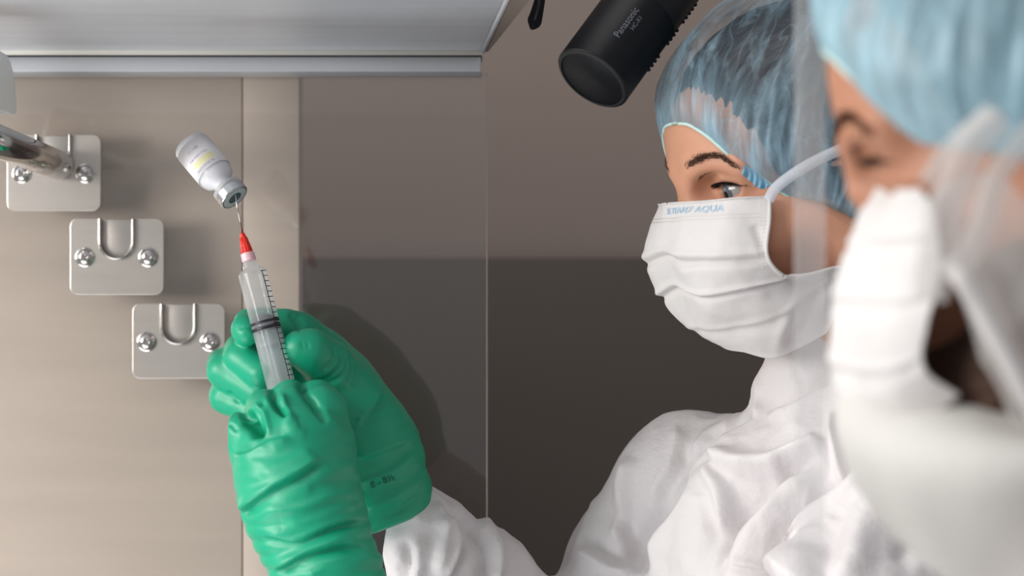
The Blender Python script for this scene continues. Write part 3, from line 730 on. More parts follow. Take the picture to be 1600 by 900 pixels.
def build_head(H, parent, skin, hairm, hairline, ef, eu, tuck=0):
    hv = HV.copy(); q = hv - np.array((-.004, 0, .033)); L = np.linalg.norm(q, axis=1); R = ell_r(q / L[:, None], None, np.array((.096, .078, .088)) + .0015)
    up = np.clip((hv[:, 2] - np.interp(hv[:, 0], ef, eu) + .002) / .003, 0, 1) * (q[:, 2] > -.12)
    back = np.where(hv[:, 0] < -.03, 0, 1); k = np.where(L > R, R / L, 1); hv = hv * 1.0
    hv = hv + (q * (k - 1)[:, None]) * (up * back)[:, None]
    if tuck: hv = hv - vnormals(HV, HQ) * (tuck * np.clip((-.004 - hv[:, 2]) / .008, 0, 1) * np.clip((hv[:, 0] - .02) / .02, 0, 1))[:, None]
    b = mesh_obj('body', H.w(hv), HQ, skin, parent)
    # hair close to the skull
    f = Field((-.12, -.10, -.09), (.10, .10, .14), .0022)
    f.ell((-.005, 0, .034), (.0988, .0800, .0905), .01)
    f.ell((-.070, 0, -.010), (.040, .050, .050), .03)
    f.plane((hairline, 0, .06), (1, 0, -.55), .01); f.plane((.0, 0, -.022), (.35, 0, -1), .01)
    V, Q = f.mesh(); V = smooth_mesh(V, Q, 2)
    N = vnormals(V, Q); V = V + N * (.0012 * ridged(np.stack([V[:, 0] * 25, V[:, 1] * 160, V[:, 2] * 60], 1)))[:, None]
    mesh_obj('hair', H.w(V), Q, hairm, parent)
    # eyebrows and lashes
    for s in (1, -1):
        R_, D_, L_ = [], [], []
        for i in range(620):
            t = rng.random(); q = rng.normal() * .30
            fr = np.array([.0875 - .016 * t ** 1.6, (.011 + .036 * t) * s, (.0160 + .0105 * math.sin(min(t * 1.25, 1.15) * 1.9) - .006 * t * t) + q * (.0058 - .0046 * t)])
            p = head_surface(HV, *fr); R_.append(H.w(p))
            d = np.array([.12, (.75 + t) * s, .75 - 1.3 * t + rng.normal() * .2]); D_.append(d @ H.B); L_.append((.0036 + rng.random() * .002) * H.sc * (1 if s > 0 else .35))
        strands('eyebrow', R_, D_, L_, .00020 * H.sc, M['brow'], parent)
        R_, D_, L_ = [], [], []
        for i in range(110):
            t = i / 109; y_ = (.020 + .027 * t); up = .0028 * math.sin(t * math.pi) + .0002
            R_.append(H.w((.0655 + math.sqrt(max(.0142 ** 2 - (y_ - .032) ** 2, 1e-6)) + .0003, y_ * s, up + .0047)))
            D_.append(np.array([1.0, (t - .35) * 1.1 * s, -.25 + rng.normal() * .08]) @ H.B); L_.append((.0058 + .0022 * t) * H.sc * (1 if s > 0 else .35))
        strands('eyelashes', R_, D_, L_, .00036 * H.sc, M['lash'], parent)
    eye_parts(H, parent)
    return b

H1 = Head(P(EYEPX, EYEPY, 0), 20, 5)
woman = empty('person', (.17, .03, .95), 'person in blue cap, white pleated mask, white coverall and green gloves holding the syringe', 'person')

EF = [-.11, -.06, -.005, .031, .051, .0776, .092, .10][::1]
EU = [-.060, -.050, -.034, -.014, -.002, .023, .046, .052]
build_head(H1, woman, M['skin'], M['hair'], .084, EF, EU)
cap1, CV = cap_mesh(H1, 'bouffant_cap', M['cap'], woman, EF, EU, .13, seed=2.0,
                    bulges=[((-.035, .080, -.012), .035, .010), ((-.03, .06, .09), .05, .006)])
# gathered frill below the hem in front of the ear
fr_pts = [H1.at(x, y, s) for x, y, s in ((1160, 256, .060), (1178, 268, .063), (1196, 283, .066), (1212, 296, .069), (1230, 303, .071))]
cr = catmull(fr_pts, 60); V = []; F = []
for i, p in enumerate(cr):
    for j in range(6):
        t = j / 5; wv = (math.sin(i * .9) + math.sin(i * .37 + 1) * 1.2) * .0009 * t
        V.append(H1.w(p + np.array([.002 * t + wv, .0015 + .0022 * math.sin(t * 2.4) + wv, -.0085 * t * math.sin(math.pi * min(1, i / 40 + .15)) ** .5])))
for i in range(59):
    for j in range(5): F.append((i * 6 + j, i * 6 + j + 1, i * 6 + j + 7, i * 6 + j + 6))
o = mesh_obj('cap_frill', V, F, mat('blue_frill', srgb(120, 165, 190), .8), cap1)

# mask ---------------------------------------------------------------
def build_mask(H, rows, parent, m, fl=None, off=.0012):
    G = np.array([[H.at(*p) for p in r] for r in rows])              # 8 x 4 x 3
    far = G[:, :3][:, ::1] * np.array([1, -1, 1])
    if len(rows) > 6: far[-2:, :, 0] -= np.array([[.004], [.012]]); far[-2:, :, 2] += np.array([[.003], [.010]])
    G = np.concatenate([G, far[:, ::-1]], 1)                        # 8 x 7
    nu, nv = 150, 170; nr = len(rows)
    A = np.stack([catmull(G[r], nu) for r in range(nr)], 0)          # 8 x nu x 3
    S = np.stack([catmull(A[:, i], nv) for i in range(nu)], 1)      # nv x nu x 3
    vv = np.linspace(0, 7, nv)[:, None] * np.ones((1, nu)); uu = np.linspace(0, 6, nu)[None, :] * np.ones((nv, 1))
    N = np.cross(np.gradient(S, axis=0), np.gradient(S, axis=1)); N /= np.linalg.norm(N, axis=2, keepdims=True)
    if (N[40, 75] @ np.array([1, 0, 0])) < 0: N = -N
    def pleat(v, c, w_, a): # cloth steps in just below the pleat line and swells again
        d = v - c; return a * (np.exp(-((d + .10) / .16) ** 2) - 1.1 * np.exp(-((d - .10) / (w_)) ** 2))
    D = (1 if len(rows) > 6 else .35) * pleat(vv, 2.05, .16, .0021) + (1 if len(rows) > 6 else .3) * pleat(vv, 3.45, .18, .0022) + pleat(vv, 5.2, .3, .0010)
    edge = np.clip(np.minimum(uu, 6 - uu) / .25, 0, 1); D *= edge
    Pn = S.reshape(-1, 3)
    D += (perlin(Pn * 45) * .0011 + perlin(Pn * 110 + 5) * .0004).reshape(nv, nu) * np.clip(edge + .3, 0, 1)
    D += .0015 * np.clip(1 - np.abs(vv - .12) / .12, 0, 1) * 0
    # folds running to the chin
    W0 = H.w(S.reshape(-1, 3)); Nw = (N.reshape(-1, 3) @ (H.B / H.sc))
    W = W0 + Nw * (D.reshape(-1, 1) + off)
    if fl: W = folds(W, Nw, fl, face=.6)
    idx = np.arange(nv * nu).reshape(nv, nu)
    F = np.stack([idx[:-1, :-1].ravel(), idx[:-1, 1:].ravel(), idx[1:, 1:].ravel(), idx[1:, :-1].ravel()], 1)
    msk = mesh_obj('face_mask', W, F, m, parent)
    sm = msk.modifiers.new('thick', 'SOLIDIFY'); sm.thickness = .0007; sm.offset = -1
    mW = W.reshape(nv, nu, 3); mN = Nw.reshape(nv, nu, 3)
    def mask_pt(u, v, h=.0006):
        i = min(max(v / 7 * (nv - 1), 0), nv - 1.001); j = min(max(u / 6 * (nu - 1), 0), nu - 1.001)
        a, b = int(i), int(j); fi, fj = i - a, j - b
        g = lambda A_: (A_[a, b] * (1 - fi) * (1 - fj) + A_[a + 1, b] * fi * (1 - fj) + A_[a, b + 1] * (1 - fi) * fj + A_[a + 1, b + 1] * fi * fj)
        return g(mW) + g(mN) * h, g(mN)
    return msk, mask_pt
rows = [   # near edge, two middles, centre line; (px, py, side)
    [(1205, 307, .0655), (1135, 312, .0500), (1078, 317, .022), (1044, 318, 0)],
    [(1204, 345, .0690), (1132, 349, .0545), (1072, 351, .026), (1041, 352, 0)],
    [(1200, 398, .0700), (1128, 402, .0570), (1068, 402, .028), (1041, 394, 0)],
    [(1226, 428, .0680), (1148, 440, .0570), (1084, 445, .030), (1053, 430, 0)],
    [(1262, 425, .0660), (1178, 462, .0560), (1106, 480, .031), (1070, 468, 0)],
    [(1317, 416, .0640), (1216, 485, .0550), (1134, 508, .030), (1090, 507, 0)],
    [(1316, 462, .0600), (1226, 520, .0480), (1158, 534, .028), (1112, 530, 0)],
    [(1292, 520, .0500), (1214, 557, .0340), (1160, 549, .020), (1130, 541, 0)]]
msk, mask_pt = build_mask(H1, rows, woman, M['mask'], [([(1250, 455), (1228, 500), (1212, 552)], 10, .0016, 'r'), ([(1283, 440), (1262, 500), (1228, 545)], 10, -.0012, 'r'),
                  ([(1226, 432), (1262, 442), (1310, 430)], 8, -.0014, 'r'), ([(1178, 350), (1186, 372), (1192, 392)], 7, -.0012, 'r'), ([(1060, 425), (1110, 408)], 9, .0006, 's')])
# bonded dots along the hems
V = []; F = []
def dot(u, v, r=.00042):
    p, n = mask_pt(u, v, .00015); _, e1, e2 = frame(n); b0 = len(V)
    for k in range(6): V.append(p + (e1 * math.cos(k * 1.047) + e2 * math.sin(k * 1.047)) * r)
    F.append(tuple(range(b0, b0 + 6)))
for k in range(110):
    for v in (.72, .86): dot(.25 + k * .055, v)
for k in range(26):
    for u in (.06, .13, .20): dot(u, .1 + k * .115)
for k in range(20):
    for u in (.08, .2, .32): dot(u, 4.9 + k * .1)
o = mesh_obj('bonded_dots', V, F, mat('dot_shade', srgb(205, 198, 198), .7), msk, False); o['kind'] = 'stuff'
# mirrored blue print along the top
cu_v, cu_o, cu_F = None, None, None
cu = bpy.data.curves.new('t', 'FONT'); cu.body = "SLYEARD' AQUA"; cu.size = 1; cu.offset = .012; cu.resolution_u = 2
tmp = bpy.data.objects.new('tmp', cu); C.objects.link(tmp); dg = bpy.context.evaluated_depsgraph_get()
me = bpy.data.meshes.new_from_object(tmp.evaluated_get(dg)); bpy.data.objects.remove(tmp)
bm = bmesh.new(); bm.from_mesh(me); bmesh.ops.subdivide_edges(bm, edges=bm.edges[:], cuts=1); xs_ = [v.co.x for v in bm.verts]; x0, x1 = min(xs_), max(xs_)
V = []
for v in bm.verts:
    t = 1 - (v.co.x - x0) / (x1 - x0)        # runs backwards: the print shows through from the other side
    t = 1 - t
    p, n = mask_pt(2.86 - 1.84 * t, .53 - .42 * v.co.y, .0004); V.append(p)
F = [tuple(x.index for x in f.verts) for f in bm.faces]; bm.free()
mesh_obj('blue_print', V, F, mat('blue_print', srgb(168, 198, 222), .7), msk, False)
# side binding and ties
bind = [mask_pt(.02, v, .0006)[0] for v in np.linspace(.0, 3.0, 24)]
tube('edge_binding', bind, [.0011], M['mask'], msk, 8, flat=.6)
tube('edge_binding', [mask_pt(.02, v, .0006)[0] for v in np.linspace(3.0, 5.0, 24)], [.0011], M['mask'], msk, 8, flat=.6)
tube('nose_hem', [mask_pt(u, .02, .0004)[0] for u in np.linspace(.0, 6.0, 50)], [.0006], M['mask'], msk, 6)
def strap(name, pts, wid, m, parent):
    pts = catmull(pts, 50); V = []; F = []
    cen = H1.w((0, 0, .02)); tn = np.gradient(pts, axis=0)
    for i, p in enumerate(pts):
        out = p - cen; out /= np.linalg.norm(out); sdw = np.cross(tn[i], out); sdw /= np.linalg.norm(sdw)
        for s in (-1, 1):
            for h in (0, .0006): V.append(p + sdw * s * wid + out * h)
    for i in range(len(pts) - 1):
        b = 4 * i
        for q in ((0, 4, 5, 1), (1, 5, 7, 3), (3, 7, 6, 2), (2, 6, 4, 0)): F.append(tuple(b + k for k in q))
    return mesh_obj(name, V, F, m, parent)
tieM = suit_mat('sheer_tie', srgb(226, 230, 238), .25, .62, 600, .7, .1)
tp = [H1.w(H1.at(x, y, s)) for x, y, s in ((1201, 312, .0715), (1216, 290, .0805), (1262, 258, .0895), (1320, 230, .0925), (1372, 205, .086))]
tp += [H1.w(q) for q in ((-.085, .06, .05), (-.112, .0, .055))]
strap('upper_tie', tp, .0034, tieM, msk)
lt = [mask_pt(.02, 5.0, .001)[0]] + [H1.w(q) for q in ((-.055, .062, -.050), (-.085, .045, -.055), (-.10, 0, -.055))]
strap('lower_tie', lt, .003, M['mask'], msk)

# gloves -------------------------------------------------------------
def Rz(r, y): return r * (y - CAMY) / FPX
def pcap(f, a, b, k=.010, mode='add'):
    """a, b: (px, py, y, r px)"""
    f.cap(P(*a[:3]), P(*b[:3]), Rz(a[3], a[2]), Rz(b[3], b[2]), k, mode)
def chain(f, pts, k=.008):
    for a, b in zip(pts, pts[1:]): pcap(f, a, b, k)
def noise_wrinkle(V, N, A, axis, amp, freq, mask):
    ax_ = np.array(axis, float); ax_ /= np.linalg.norm(ax_); t = (V - A) @ ax_
    wv = t * freq + 1.6 * perlin(V * 22) + .9 * perlin(V * 50)
    s = np.sin(wv); s = np.sign(s) * np.abs(s) ** .7
    return V + N * (amp * (1 - (1 - s) ** 2 * .5) * mask)[:, None]
# near hand (her left), back of the hand to us
f = Field(P(325, 1010, -.16), P(640, 575, .02) + np.array([.0, .03, .0]), .00115)
Y = -.055
chain(f, [(562, 1010, -.10, 56), (494, 890, -.082, 52), (450, 800, -.074, 52), (412, 705, -.062, 42)], .02)
chain(f, [(585, 1010, -.095, 60), (530, 890, -.080, 50), (503, 800, -.070, 52), (503, 700, -.060, 52)], .02)
chain(f, [(480, 830, -.080, 52), (455, 740, -.078, 52), (458, 690, -.070, 44)], .03)
chain(f, [(482, 830, -.045, 52), (460, 740, -.040, 54)], .03)
# knuckles to fingers (little, ring, middle, index): proximal, middle, tip
chain(f, [(405, 722, -.062, 36), (378, 676, -.060, 27), (371, 668, -.046, 22)], .008)
chain(f, [(371, 668, -.046, 22), (392, 676, -.022, 19), (420, 690, -.016, 17)], .004)
chain(f, [(440, 700, -.064, 38), (424, 650, -.066, 33), (413, 637, -.050, 27)], .005)
chain(f, [(413, 637, -.050, 27), (414, 640, -.026, 23), (434, 668, -.014, 19)], .004)
chain(f, [(470, 690, -.060, 38), (456, 640, -.058, 34), (454, 624, -.042, 29)], .005)
chain(f, [(454, 624, -.042, 29), (444, 632, -.016, 24), (446, 668, -.006, 20)], .004)
chain(f, [(505, 695, -.058, 46), (502, 645, -.052, 40), (496, 628, -.036, 33)], .005)
chain(f, [(496, 628, -.036, 33), (474, 634, -.008, 25), (458, 668, .002, 21)], .004)
# thumb, behind, pressing the plunger from below
chain(f, [(505, 780, -.040, 46), (500, 730, -.018, 34), (478, 690, .004, 27), (462, 672, .010, 24)], .010)
V, Q = f.mesh(); V = smooth_mesh(V, Q, 3); N = vnormals(V, Q)
UV = unproj(V)
mk = np.clip((UV[:, 1] - 760) / 60, 0, 1)
V = noise_wrinkle(V, N, P(450, 800, 0), P(500, 980, 0) - P(470, 800, 0), .0005, 640, mk)
mk2 = np.clip((UV[:, 1] - 650) / 60, 0, 1) * (1 - mk)
V = V + N * (.0007 * perlin(V * np.array([60, 60, 150])) * mk2)[:, None]
V = folds(V, N, [
    ([(376, 800), (388, 792), (436, 758), (480, 733), (506, 719)], 9, -.0034, 's'),
    ([(364, 709), (392, 703), (422, 687), (452, 680)], 8, .0022, 's'),
    ([(407, 745), (450, 722), (490, 705)], 10, .0012, 'r'),
    ([(400, 800), (461, 793), (510, 780), (560, 770)], 8, .0024, 'r'),
    ([(440, 820), (500, 806), (560, 790)], 8, .0022, 'r'),
    ([(410, 838), (460, 846), (510, 825), (566, 812)], 8, -.0026, 's'),
    ([(428, 893), (450, 880), (482, 864), (530, 852), (572, 854)], 8, -.0034, 's'),
    ([(470, 905), (510, 885), (570, 872), (600, 880)], 10, .0022, 'r'),
    ([(486, 742), (530, 735), (560, 720)], 10, .0012, 'r'), ([(480, 765), (520, 756), (558, 745)], 8, -.0012, 'r'),
    ([(425, 608), (432, 630), (450, 655)], 6, -.0065, 'r'), ([(466, 596), (486, 626), (512, 662)], 5, -.0048, 'r'), ([(440, 612), (446, 640), (460, 662)], 6, .0024, 'r'), ([(398, 628), (412, 650), (420, 680)], 5, .0022, 'r'),
    ([(383, 640), (392, 662), (412, 680)], 7, -.0070, 'r'), ([(384, 655), (402, 682)], 7, -.006, 'r'),
    ([(412, 622), (404, 650), (412, 675)], 5, -.0018, 'r'), ([(440, 640), (452, 665), (466, 662)], 8, .0018, 'r'),
    ([(500, 640), (520, 660), (540, 672)], 12, .0010, 'r'),
    ([(357, 662), (364, 668), (370, 676)], 3, -.0012, 'r'),
    ([(420, 700), (440, 690), (460, 678), (480, 676)], 10, .0010, 'r')], face=.5, wob=3)
V = smooth_mesh(V, Q, 1, .4)
mesh_obj('glove', V, Q, M['green'], woman)
# far hand (her right) round the barrel
f = Field(P(300, 850, -.04), P(690, 460, .11), .00115)
chain(f, [(540, 632, .050, 58), (576, 712, .056, 70), (580, 790, .060, 80)], .02)
chain(f, [(515, 598, .040, 46), (555, 690, .036, 58), (578, 790, .044, 76)], .03)
chain(f, [(594, 800, .06, 70), (600, 860, .062, 70)], .02)
chain(f, [(512, 590, .050, 46), (478, 572, .052, 40), (452, 566, .050, 38)], .02)      # palm
chain(f, [(530, 612, .062, 40), (485, 555, .064, 32), (455, 534, .060, 28)], .02)
# index: over the back, round the barrel, tip on its left
chain(f, [(500, 556, .050, 33), (466, 522, .042, 28), (442, 512, .036, 26)], .012)
chain(f, [(442, 510, .036, 26), (410, 507, .032, 25), (388, 506, .020, 22)], .004)
chain(f, [(388, 505, .020, 21.5), (384, 515, .004, 22), (387, 521, .000, 20)], .003)
chain(f, [(460, 565, .054, 34), (420, 555, .048, 30), (380, 550, .034, 29)], .004)      # middle
chain(f, [(380, 550, .034, 30), (378, 560, .012, 28), (408, 584, -.002, 24)], .003)
chain(f, [(462, 600, .058, 34), (405, 585, .054, 29), (350, 574, .036, 28)], .004)      # ring
chain(f, [(350, 574, .036, 29), (352, 580, .018, 28), (404, 614, .004, 24)], .0025)
chain(f, [(470, 625, .060, 32), (400, 622, .054, 27), (352, 618, .038, 24)], .004)      # little
chain(f, [(352, 618, .038, 25), (354, 622, .024, 25), (404, 648, .010, 22)], .0025)
# thumb
chain(f, [(538, 610, .030, 46), (514, 572, .014, 34), (484, 548, .000, 29), (464, 543, -.004, 23)], .012)
f.plane(P(618, 815, .05), P(618, 815, .05) * 0 + np.array([.33, .0, -.94]), .006)
V, Q = f.mesh(); V = smooth_mesh(V, Q, 3); N = vnormals(V, Q); UV = unproj(V)
mk = np.clip((UV[:, 1] - 620) / 80, 0, 1)
V = noise_wrinkle(V, N, P(560, 640, .05), (.3, 0, -.95), .0005, 330, mk)
V = folds(V, N, [
    ([(528, 540), (532, 565), (515, 590), (490, 600)], 4, -.0020, 'r'), ([(537, 545), (542, 570), (528, 592), (500, 606)], 4, -.0020, 'r'), ([(548, 552), (552, 575), (538, 600)], 4, -.0018, 'r'),
    ([(519, 540), (522, 560), (506, 580)], 4, -.0012, 'r'), ([(556, 565), (560, 585), (548, 606)], 5, -.0014, 'r'),
    ([(470, 533), (472, 545)], 2.5, -.0008, 'r'), ([(478, 533), (480, 546)], 2.5, -.0008, 'r'),
    ([(452, 490), (462, 502), (470, 520)], 4, -.0014, 'r'), ([(462, 492), (475, 510)], 4, -.0012, 'r'),
    ([(372, 515), (385, 512), (400, 515)], 3, -.0006, 'r'),
    ([(355, 610), (368, 625), (376, 628)], 3, -.0014, 'r'),
    ([(600, 612), (580, 640), (560, 665)], 7, .0020, 's'), ([(640, 690), (600, 705), (560, 720)], 8, .0012, 's'),
    ([(660, 740), (620, 775), (568, 800)], 7, .0016, 'r'), ([(664, 765), (620, 800), (570, 818)], 5, -.0014, 'r'), ([(650, 700), (610, 735), (556, 752)], 8, -.0012, 's')], face=.5, wob=3)
V = smooth_mesh(V, Q, 1, .4)
g2 = mesh_obj('glove', V, Q, M['green'], woman)
# cuff print
q0 = P(612, 752, -.03)
from mathutils.bvhtree import BVHTree
bv = BVHTree.FromPolygons([tuple(v) for v in V], [tuple(q) for q in Q])
def project_text(txt, cx, cy, size_px, rot, m, parent, bvh, h=.0004, cuts=0):
    cu = bpy.data.curves.new('t', 'FONT'); cu.body = txt; cu.size = 1; cu.align_x = 'CENTER'; cu.align_y = 'CENTER'; cu.resolution_u = 2; cu.offset = .01
    tmp = bpy.data.objects.new('tmp', cu); C.objects.link(tmp); dg = bpy.context.evaluated_depsgraph_get()
    me = bpy.data.meshes.new_from_object(tmp.evaluated_get(dg)); bpy.data.objects.remove(tmp)
    V = []; c, s = math.cos(rot), math.sin(rot)
    for v in me.vertices:
        x, y = v.co.x * size_px, v.co.y * size_px; px_, py_ = cx + x * c - y * s, cy - (x * s + y * c)
        d = Vector(P(px_, py_, .5) - P(px_, py_, -1)); d.normalize(); r = bvh.ray_cast(Vector(P(px_, py_, -.4)), d)
        V.append(np.array(r[0]) - np.array(d) * h if r[0] else P(px_, py_, 0))
    return mesh_obj('lettering', V, [tuple(p.vertices) for p in me.polygons], m, parent, False)
project_text('8 - 8½', 598, 752, 15, .36, M['ink'], g2, bv)
# little pen mark on the near little finger side
# coverall ------------------------------------------------------------
f = Field(P(555, 1210, -.30), P(1560, 470, .24), .0021)
f.lo = f.lo
chain(f, [(1310, 700, .03, 100), (1270, 800, .05, 110)], .02)
COL = [(1284, 535, .000, 84), (1286, 600, .005, 90), (1300, 665, .02, 104)]                # collar and neck
chain(f, [(1400, 560, .03, 70), (1420, 640, .03, 110)], .03)
f.ell(P(1290, 935, .02), (.115, .15, .130), .05)
f.ell(P(1270, 1120, .02), (.115, .15, .17), .05)
chain(f, [(1290, 708, .03, 88), (1090, 745, .12, 86), (1062, 772, .13, 88)], .03)                 # far shoulder
chain(f, [(1062, 765, .13, 86), (985, 870, .14, 84), (900, 1010, .12, 74)], .03)
chain(f, [(895, 1030, .12, 76), (760, 920, .095, 76), (690, 870, .080, 78), (640, 820, .062, 72)], .02)
chain(f, [(1320, 680, .0, 110), (1470, 800, -.11, 110)], .05)                                     # near shoulder
chain(f, [(1470, 800, -.11, 112), (1330, 980, -.17, 100), (1190, 1130, -.17, 92)], .03)
chain(f, [(1190, 1130, -.17, 84), (900, 1090, -.15, 74), (620, 1010, -.11, 66)], .02)
chain(f, COL, .010)
f.plane(P(1270, 1200, 0), (0, 0, -1), .01)
V, Q = f.mesh(); V = smooth_mesh(V, Q, 3); N = vnormals(V, Q)
keep = np.where((N[:, 1] < .5))[0]
D = np.zeros(len(V)); Qv = V + .012 * np.stack([perlin(V * 14), perlin(V * 14 + 7), perlin(V * 14 + 13)], 1)
D += .0038 * (ridged(Qv * np.array([11, 9, 7])) - .6) + .0020 * (ridged(Qv * np.array([24, 20, 15]) + 3) - .6) + .0008 * (ridged(Qv * np.array([60, 50, 40]) + 3) - .6)
UV = unproj(V); soft = np.clip((UV[:, 1] - 600) / 60, .15, 1); D *= soft
D *= 1 + 1.3 * np.clip((840 - UV[:, 0]) / 80, 0, 1)
V = V + N * D[:, None]
KF = 1.45
V = folds(V, N, [(p_, w_, h_ * KF, k_) for p_, w_, h_, k_ in [
    ([(1186, 640), (1136, 690), (1095, 732), (1083, 762), (1065, 800), (1031, 850), (1008, 905)], 26, -.0085, 's'),
    ([(1168, 640), (1120, 684), (1082, 728), (1066, 765), (1048, 800), (1016, 850)], 13, -.0075, 'r'),
    ([(1160, 632), (1090, 688), (1058, 750), (1036, 820), (1018, 880)], 9, .0050, 'r'),
    ([(1080, 690), (1050, 745), (1018, 820), (1000, 880)], 14, -.0032, 'r'),
    ([(1060, 660), (1045, 720), (1010, 800)], 9, .0026, 'r'),
    ([(1290, 692), (1240, 706), (1204, 722), (1150, 736), (1129, 745)], 13, .0080, 'r'),
    ([(1126, 742), (1133, 787), (1129, 832), (1112, 900)], 11, .0075, 'r'),
    ([(1275, 708), (1232, 730), (1204, 750), (1174, 783), (1136, 832), (1122, 900)], 15, -.0095, 'r'),
    ([(1270, 715), (1215, 755), (1180, 790), (1143, 840), (1128, 900)], 24, -.0050, 's'),
    ([(1170, 700), (1120, 760), (1090, 830), (1070, 900)], 16, .0035, 'r'),
    ([(1300, 640), (1303, 680), (1306, 730), (1305, 790)], 7, .0050, 'r'), ([(1318, 650), (1316, 700), (1309, 770)], 7, -.0040, 'r'),
    ([(1296, 700), (1275, 690), (1262, 676)], 8, .003, 'r'),
    ([(1395, 700), (1350, 755), (1320, 787), (1261, 836), (1227, 892), (1215, 930)], 30, -.016, 's'),
    ([(1385, 700), (1342, 755), (1312, 785), (1253, 830), (1218, 892)], 10, .0060, 'r'),
    ([(1420, 760), (1360, 830), (1310, 930)], 24, .006, 'r'), ([(1380, 760), (1320, 840), (1280, 920)], 14, -.004, 'r'), ([(1460, 800), (1400, 880)], 16, -.005, 'r'),
    ([(1144, 881), (1180, 884), (1220, 889)], 6, .0030, 's'), ([(1210, 838), (1222, 870), (1232, 885)], 5, -.0025, 'r'),
    ([(1330, 595), (1295, 605), (1242, 628), (1198, 650)], 12, -.0035, 's'),
    ([(1190, 560), (1187, 617), (1185, 655)], 7, .0030, 'r'), ([(1240, 575), (1250, 600)], 9, -.001, 'r'),
    ([(985, 710), (975, 780), (960, 850)], 12, .005, 'r'), ([(960, 790), (990, 850), (1000, 900)], 12, -.004, 'r'),
    ([(700, 800), (720, 850), (700, 910)], 12, .006, 's'), ([(740, 815), (765, 860), (770, 910)], 12, -.006, 's'), ([(640, 840), (650, 880), (640, 930)], 10, -.004, 's'),
    ([(680, 780), (690, 830), (685, 900)], 9, .004, 'r'), ([(900, 850), (960, 880), (1000, 880)], 10, .004, 's')]], face=.6, wob=6)
V = smooth_mesh(V, Q, 1, .3)
mesh_obj('coverall', V, Q, M['tyvek'], woman)
# wisps of hair at the nape
R_ = []; D_ = []; L_ = []
for i in range(26):
    q = np.array((-.012 - rng.random() * .02, .066, -.030 - rng.random() * .012)); R_.append(H1.w(head_surface(HV, *q))); D_.append(np.array([rng.normal() * .4, .4, -1 + rng.normal() * .3]) @ H1.B); L_.append(.012 + rng.random() * .012)
strands('nape_hair', R_, D_, L_, .00022, M['brow'], woman, .002)

# ------------------------------------------------------------------ second person, close to the lens at the right
Y2 = -.65
H2 = Head(P(1700, 235, Y2), -15, 8)
man = empty('person', (.5, -.62, .9), 'blurred nearer person in pale blue cap and beard cover at the right edge', 'person')
M['skin2'] = mat('skin_warm', srgb(178, 122, 94), .5, bump=.1, bscale=400, sss=.15)
EF2 = [-.11, -.06, .0, .03, .05, .07, .085, .092, .10]; EU2 = [-.06, -.03, -.006, .004, .010, .028, .046, .054, .056]
build_head(H2, man, M['skin2'], M['hair'], .07, EF2, EU2, .006)
for s in (1, -1): lathe('eyelid', [(.0137 * math.cos(a_), .0137 * math.sin(a_)) for a_ in np.linspace(math.pi, .001, 20)], H2.w((.0662, .032 * s, .0025)), (1, 0, 0), M['skin2'], man, 32, caps=False, sharp=False)
cap_mesh(H2, 'bouffant_cap', M['cap2'], man, EF2, EU2, .14, seed=6.0, nth=360, nt=90, amp=.005,
         bulges=[((.045, .075, .030), .030, .012), ((-.01, .085, .02), .035, .014)], hemoff=.004)
rows2 = [[(1448, 290, .068), (1420, 296, .050), (1394, 298, .024), (1366, 294, 0)],
         [(1468, 330, .068), (1420, 340, .052), (1375, 345, .025), (1348, 350, 0)],
         [(1478, 420, .066), (1410, 430, .052), (1350, 430, .026), (1322, 430, 0)],
         [(1455, 510, .060), (1395, 525, .050), (1338, 520, .026), (1309, 510, 0)],
         [(1450, 570, .055), (1395, 600, .045), (1340, 600, .024), (1310, 590, 0)],
         [(1500, 610, .048), (1420, 670, .038), (1365, 680, .020), (1335, 670, 0)]]
msk2, mp2 = build_mask(H2, rows2, man, M['mask'], None, .003)
strap('mask_tie', [P(1478, 405, Y2 - .068), P(1505, 440, Y2 - .072), P(1540, 500, Y2 - .075), P(1605, 620, Y2 - .075), P(1660, 720, Y2 - .07)], .0036, M['mask'], msk2)
strap('mask_tie', [P(1446, 286, Y2 - .066), P(1478, 235, Y2 - .074), P(1530, 190, Y2 - .084), P(1620, 150, Y2 - .09)], .0026, M['veil'], msk2)
strap('veil_fold', [P(1452, 470, Y2 - .078), P(1462, 400, Y2 - .082), P(1478, 320, Y2 - .088), P(1520, 225, Y2 - .094), P(1560, 180, Y2 - .094)], .0062, M['veil'], msk2)
strap('veil_fold', [P(1500, 420, Y2 - .080), P(1535, 350, Y2 - .086), P(1560, 270, Y2 - .092), P(1620, 200, Y2 - .09)], .0045, M['veil'], msk2)
# beard on the jaw
f = Field((-.04, -.08, -.13), (.09, .085, -.0), .002)
for s in (-1, 1):
    f.cap((.010, .054 * s, -.040), (.044, .026 * s, -.084), .015, .016, .02); f.cap((.0, .055 * s, -.02), (.02, .054 * s, -.04), .010, .014, .01); f.cap((.020, .056 * s, -.045), (.044, .046 * s, -.050), .011, .010, .01)
f.cap((.060, .0, -.084), (.050, 0, -.095), .018, .016, .02); f.cap((.04, -.026, -.084), (.04, .026, -.084), .018, .018, .02)
V, Q = f.mesh(); N = vnormals(V, Q); V = V + N * (.0015 * ridged(V * 130))[:, None]
mesh_obj('beard', H2.w(V), Q, M['beard'], man)
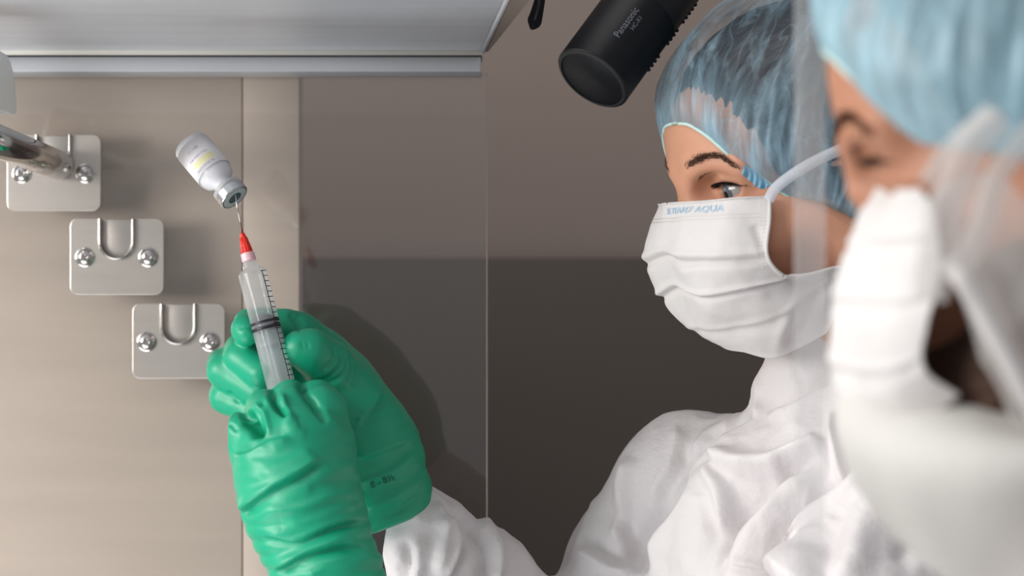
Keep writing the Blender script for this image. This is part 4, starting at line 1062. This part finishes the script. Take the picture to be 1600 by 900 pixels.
# sheer veil over cheek and neck
f = Field((-.09, -.10, -.16), (.07, .10, .05), .0025)
f.ell((.006, 0, -.045), (.082, .0815, .098), .02); f.plane((.068, 0, -.0), (1, 0, -.30), .006); f.plane((0, 0, .016), (-.25, 0, 1), .006)
V, Q = f.mesh(); V = smooth_mesh(V, Q, 2); N = vnormals(V, Q)
V = V + N * (.0028 * ridged(np.stack([V[:, 0] * 22 + V[:, 2] * 16, V[:, 1] * 10, V[:, 2] * 7 - V[:, 0] * 7], 1)))[:, None]
mesh_obj('sheer_hood', H2.w(V), Q, M['veil'], man)
# opaque lower part of the beard cover and the coverall
M['cover'] = suit_mat('beard_cover_fabric', srgb(226, 224, 220), .3, 1, 60, .7, .2)
f = Field(P(1290, 1050, Y2 - .13), P(1900, 540, Y2 + .12), .003)
f.ell(P(1562, 640, Y2 - .0), (Rz(252, Y2), .085, Rz(258, Y2)), .02)
f.cap(P(1640, 760, Y2), P(1780, 900, Y2), Rz(190, Y2), Rz(230, Y2), .03)
f.plane(P(1500, 606, Y2), (.02, -.25, 1), .02)
V, Q = f.mesh(); V = smooth_mesh(V, Q, 2); N = vnormals(V, Q)
V = V + N * (.0035 * perlin(V * np.array([30, 30, 8])))[:, None]
mesh_obj('beard_cover', V, Q, M['cover'], man)
f = Field(P(1250, 2400, Y2 - .16), P(2300, 560, Y2 + .24), .006)
f.cap(H2.w((-.03, 0, -.115)), H2.w((-.04, 0, -.20)), .066, .075, .02); f.cap(H2.w((-.04, -.09, -.225)), H2.w((-.04, .09, -.225)), .06, .06, .03)
f.cap(P(1860, 1150, Y2 + .05), P(1860, 2000, Y2 + .05), Rz(380, Y2), Rz(420, Y2), .05)
f.cap(P(1700, 1150, Y2 - .1), P(1650, 1800, Y2 - .12), Rz(170, Y2), Rz(150, Y2), .05)
f.cap(P(1820, 900, Y2 + .02), P(1850, 1100, Y2 + .04), Rz(260, Y2), Rz(380, Y2), .05)
f.plane(P(1800, 2200, Y2), (0, 0, -1), .01)
V, Q = f.mesh(); V = smooth_mesh(V, Q, 2); N = vnormals(V, Q); V = V + N * (.007 * ridged(V * 8))[:, None]
mesh_obj('coverall', V, Q, M['tyvek'], man)
